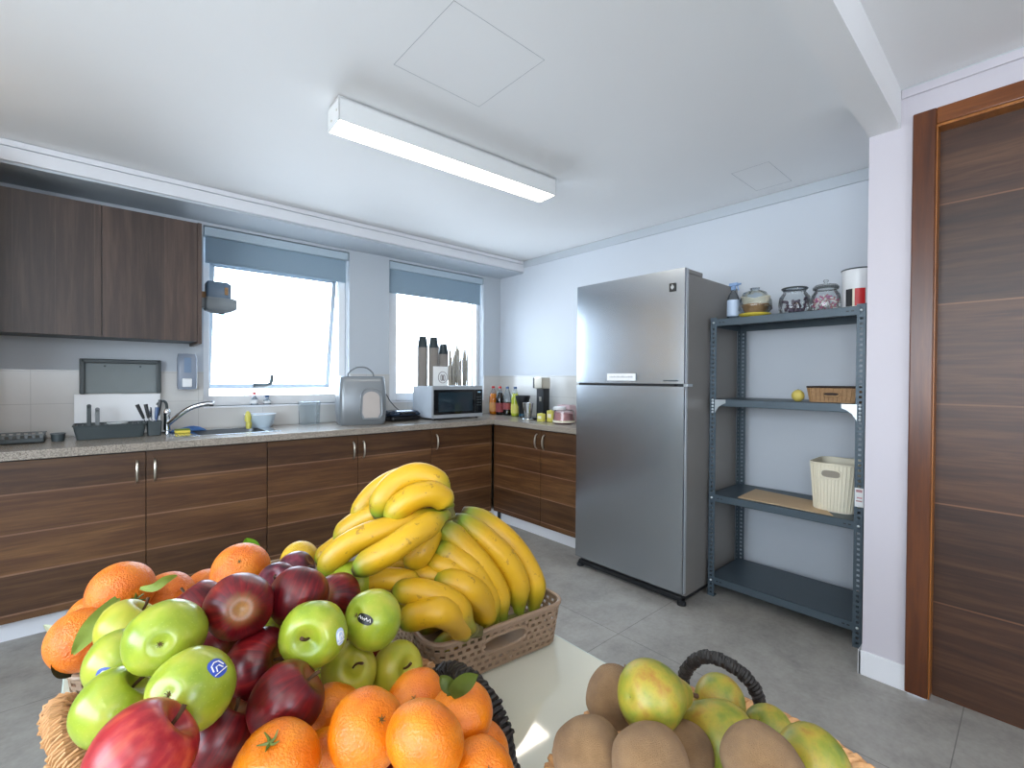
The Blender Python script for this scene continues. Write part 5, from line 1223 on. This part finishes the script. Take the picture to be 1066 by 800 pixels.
# extra shaping of the bottom-left red apple etc. is done by its mesh; stickers follow the skin
def sticker(n,d,w,h,mat,roll,prints):
    o=OBJ[n]; mw=o.matrix_world; inv=mw.inverted(); c=o.location; R=o.scale.x; d=Vector(d).normalized()
    t1=d.cross(Vector((0,0,1))).normalized(); t2=t1.cross(d); cr,sr=math.cos(roll),math.sin(roll); t1,t2=t1*cr+t2*sr,t2*cr-t1*sr
    dep=bpy.context.evaluated_depsgraph_get()
    def surf(u,v,lift):
        p=(c+d*R*2)+t1*u+t2*v; lo=inv@p; ld=(inv.to_3x3()@(-d)).normalized()
        hit,loc,nr,_=o.ray_cast(lo,ld)
        q=mw@loc if hit else c+d*R; nn=(mw.to_3x3()@nr).normalized() if hit else d
        return inv@(q+nn*lift)
    b=MB(); n_=20; ctr=b.b.verts.new(surf(0,0,.0006)); rings=[]
    for s_ in (.5,1.):
        rings.append([b.b.verts.new(surf(w*s_*math.copysign(abs(math.cos(a))**.8,math.cos(a)),h*s_*math.copysign(abs(math.sin(a))**.8,math.sin(a)),.0006)) for a in [2*PI*i/n_ for i in range(n_)]])
    for i in range(n_):
        j_=(i+1)%n_; b.b.faces.new((ctr,rings[0][i],rings[0][j_])); b.b.faces.new((rings[0][i],rings[1][i],rings[1][j_],rings[0][j_]))
    bmesh.ops.recalc_face_normals(b.b,faces=b.b.faces[:]); st=b.build('sticker',mat,o)
    b=MB()
    for pts in prints: b.tube([surf(u*w,v*h,.0010) for u,v in pts],w*.10/R*1.0*1,4) if False else b.tube([surf(u*w,v*h,.0011) for u,v in pts],.0006/R,4)
    b.build('sticker_print',M['paper'],st)
band=[[(-.7,-.15),(-.5,.45),(0,.62),(.5,.45),(.7,-.15)],[(-.4,-.35),(-.2,.1),(.2,.1),(.4,-.35)],[(-.8,-.55),(.8,-.55)]]
script=[[(-.75,-.2),(-.6,.4),(-.45,-.1)],[(-.4,-.2),(-.2,.3),(0,-.2)],[(.0,.2),(.2,-.2),(.35,.25)],[(.4,-.2),(.6,.3),(.75,-.1)]]
sticker('G2',(.525,-.554,.646),.0085,.0085,M['stkb'],0,band)
sticker('G5',(-.332,-.93,.16),.0095,.007,M['stkb'],.3,band)
sticker('G7',(-.584,-.676,.449),.0105,.0055,M['stkk'],.35,script)
sticker('G6',(.465,-.88,.1),.006,.009,plain('pale_blue_sticker','#b9cbe6',.35),0,band)
sticker_banana=None

def leafobj(par,pts,w,mat):
    o=OBJ[par]; inv=o.matrix_world.inverted(); P=spline(pts,12); b=MB(); rows=[]
    camp=Vector((0,0,1.27))
    for i,p in enumerate(P):
        u=i/11; tg=(P[min(i+1,11)]-P[max(i-1,0)]).normalized(); sd=tg.cross((camp-p).normalized()).normalized(); nn=sd.cross(tg); ww=w*.5*max(.04,math.sin(PI*min(1,u*.92+.06))**.75)
        rows.append([inv@(p+sd*ww*k+nn*(-.10*w*(1-abs(k)) )) for k in (-1,-.5,0,.5,1)])
    V=[[b.b.verts.new(q) for q in r_] for r_ in rows]
    for A,B in zip(V,V[1:]):
        for k in range(4): b.b.faces.new((A[k],A[k+1],B[k+1],B[k]))
    bmesh.ops.solidify(b.b,geom=b.b.faces[:],thickness=.0007/o.scale.x)
    b.build('leaf',mat,o)
for k,(par,pts,w,mm) in LEAF.items(): leafobj(par,pts,w,M[mm])
# ================================================================ bananas
def banana_obj(name,pts,R,parent,off):
    b=MB(off); lay=b.b.verts.layers.float.new('along'); n=12; K=30; P=spline(pts,K)
    # pentagonal cross section
    def rf(u):
        if u<.05: return .30+.35*(u/.05)
        if u<.20: return .65+.35*math.sin((u-.05)/.15*PI/2)
        if u<.80: return 1
        if u<.95: return 1-.58*((u-.80)/.15)**1.2
        return .42
    rings=b.tube(P,R,n,rf=rf,shape=lambda k:[1.04,.985,.965,1.02,.98,.96,1.03,.975,.97,1.03,.97,.98][k])
    for i,rg in enumerate(rings):
        for v in rg: v[lay]=i/(K-1)
    # dark blossom nub
    p0=P[0]; d0=(P[0]-P[1]).normalized()
    return b.build(name,M['banana'],parent,ang=60)
# each bunch: top, right, low; loose ones apart
def crown(pts,off,parent):
    b=MB(off); b.tube(pts,.012,8,rf=lambda u:1-.3*u); b.build('crown',M['bstem'],parent)
top=thing('banana_bunch','bunch of bananas arching over the top of the heap and reaching down to the left','bananas',(.43,.72,.95))
for k in ('B1','B2','B3','B4','B5','B6'): banana_obj('banana',BAN[k][1],BAN[k][2],top,(.43,.72,.95))
e=Vector(BAN['B1'][1][-1]); e2=Vector(BAN['B6'][1][-1]); crown([e+Vector((0,.01,.0)),e.lerp(e2,.5),e2+Vector((.01,0,-.01))],(.43,.72,.95),top)
rb=thing('banana_bunch','bunch of bananas with green tips fanning down the right side of the basket','bananas',(.53,.75,.85))
for k in ('B7','B8','B9','B10'): banana_obj('banana',BAN[k][1],BAN[k][2],rb,(.53,.75,.85))
q=[Vector(BAN[k][1][-1]) for k in ('B10','B7','B8','B9')]; crown(q,(.53,.75,.85),rb)
lb=thing('banana_bunch','three short curved bananas hanging over the front left corner of the basket','bananas',(.46,.66,.88))
for k in ('B11','B12','B13'): banana_obj('banana',BAN[k][1],BAN[k][2],lb,(.46,.66,.88))
q=[Vector(BAN[k][1][-1]) for k in ('B12','B11','B13')]; crown(q,(.46,.66,.88),lb)
SL={'B14':'banana lying level behind the black stickered apple, dark tip to the left','B15':'banana lying level behind the three short curved ones','B16':'greenish banana in the shade under the long left bananas',
'B17':'short banana with a blunt tip inside the heap, below the crossing of the two bunches','B18':'banana in the middle of the heap, a small yellow patch behind the dark tips','B19':'banana deep in the heap, left of the right hand bunch','B20':'banana at the far left back with a pale green tip next to the lemon'}
for k,l in SL.items():
    c=Vector(BAN[k][1][1]); o=banana_obj('banana',BAN[k][1],BAN[k][2],None,c); tag(o,l,'banana','single bananas in the heap')
FB=[[(.44,.70,.79),(.50,.72,.782),(.58,.73,.785),(.63,.72,.80)],[(.45,.78,.79),(.52,.80,.782),(.59,.80,.785),(.64,.79,.80)],[(.44,.87,.79),(.50,.88,.782),(.57,.88,.785),(.63,.86,.80)],
[(.47,.74,.83),(.52,.76,.825),(.58,.77,.828),(.64,.76,.84)],[(.45,.83,.83),(.51,.84,.825),(.57,.84,.828),(.63,.82,.84)],[(.46,.90,.83),(.51,.92,.825),(.57,.91,.828),(.62,.90,.84)],
[(.47,.79,.875),(.52,.80,.87),(.57,.81,.87),(.63,.80,.88)],[(.46,.86,.875),(.51,.87,.87),(.56,.87,.87),(.62,.86,.88)],
[(.46,.82,.92),(.50,.83,.915),(.55,.84,.915),(.60,.83,.92)],[(.45,.80,.965),(.49,.81,.96),(.53,.82,.96),(.57,.81,.965)]]
for pts in FB:
    o=banana_obj('banana',pts,.020,None,Vector(pts[1])); tag(o,'banana lying under the bunches, inside the basket','banana','buried bananas')
# ================================================================ light
w=bpy.data.worlds.new('World'); sc.world=w; w.use_nodes=True; nt=w.node_tree; bg=nt.nodes['Background']
tc=nt.nodes.new('ShaderNodeTexCoord'); sp=nt.nodes.new('ShaderNodeSeparateXYZ'); nt.links.new(tc.outputs['Generated'],sp.inputs[0]); rp=nt.nodes.new('ShaderNodeValToRGB'); nt.links.new(sp.outputs[2],rp.inputs[0])
rp.color_ramp.elements[0].position=0; rp.color_ramp.elements[0].color=(.80,.90,1,1); rp.color_ramp.elements[1].position=.6; rp.color_ramp.elements[1].color=(.62,.80,1,1); nt.links.new(rp.outputs[0],bg.inputs[0]); bg.inputs[1].default_value=7.0
for (x0,x1,yy,rx,zz,hh_) in ((.58,1.50,4.10,-PI/2,1.65,1.0),(2.03,2.95,4.10,-PI/2,1.65,1.0),(-1.4,.2,-3.29,PI/2,1.75,1.1)):
    l=bpy.data.lights.new('window_portal','AREA'); l.shape='RECTANGLE'; l.size=x1-x0; l.size_y=hh_; l.cycles.is_portal=True
    o=bpy.data.objects.new('window_portal',l); C.objects.link(o); o.location=((x0+x1)/2,yy,zz); o.rotation_euler=(rx,0,0)
l=bpy.data.lights.new('window_portal','AREA'); l.shape='RECTANGLE'; l.size=1.35; l.size_y=3.4; l.cycles.is_portal=True; o=bpy.data.objects.new('window_portal',l); C.objects.link(o); o.location=(-2.29,.1,1.575); o.rotation_euler=(0,-PI/2,0)
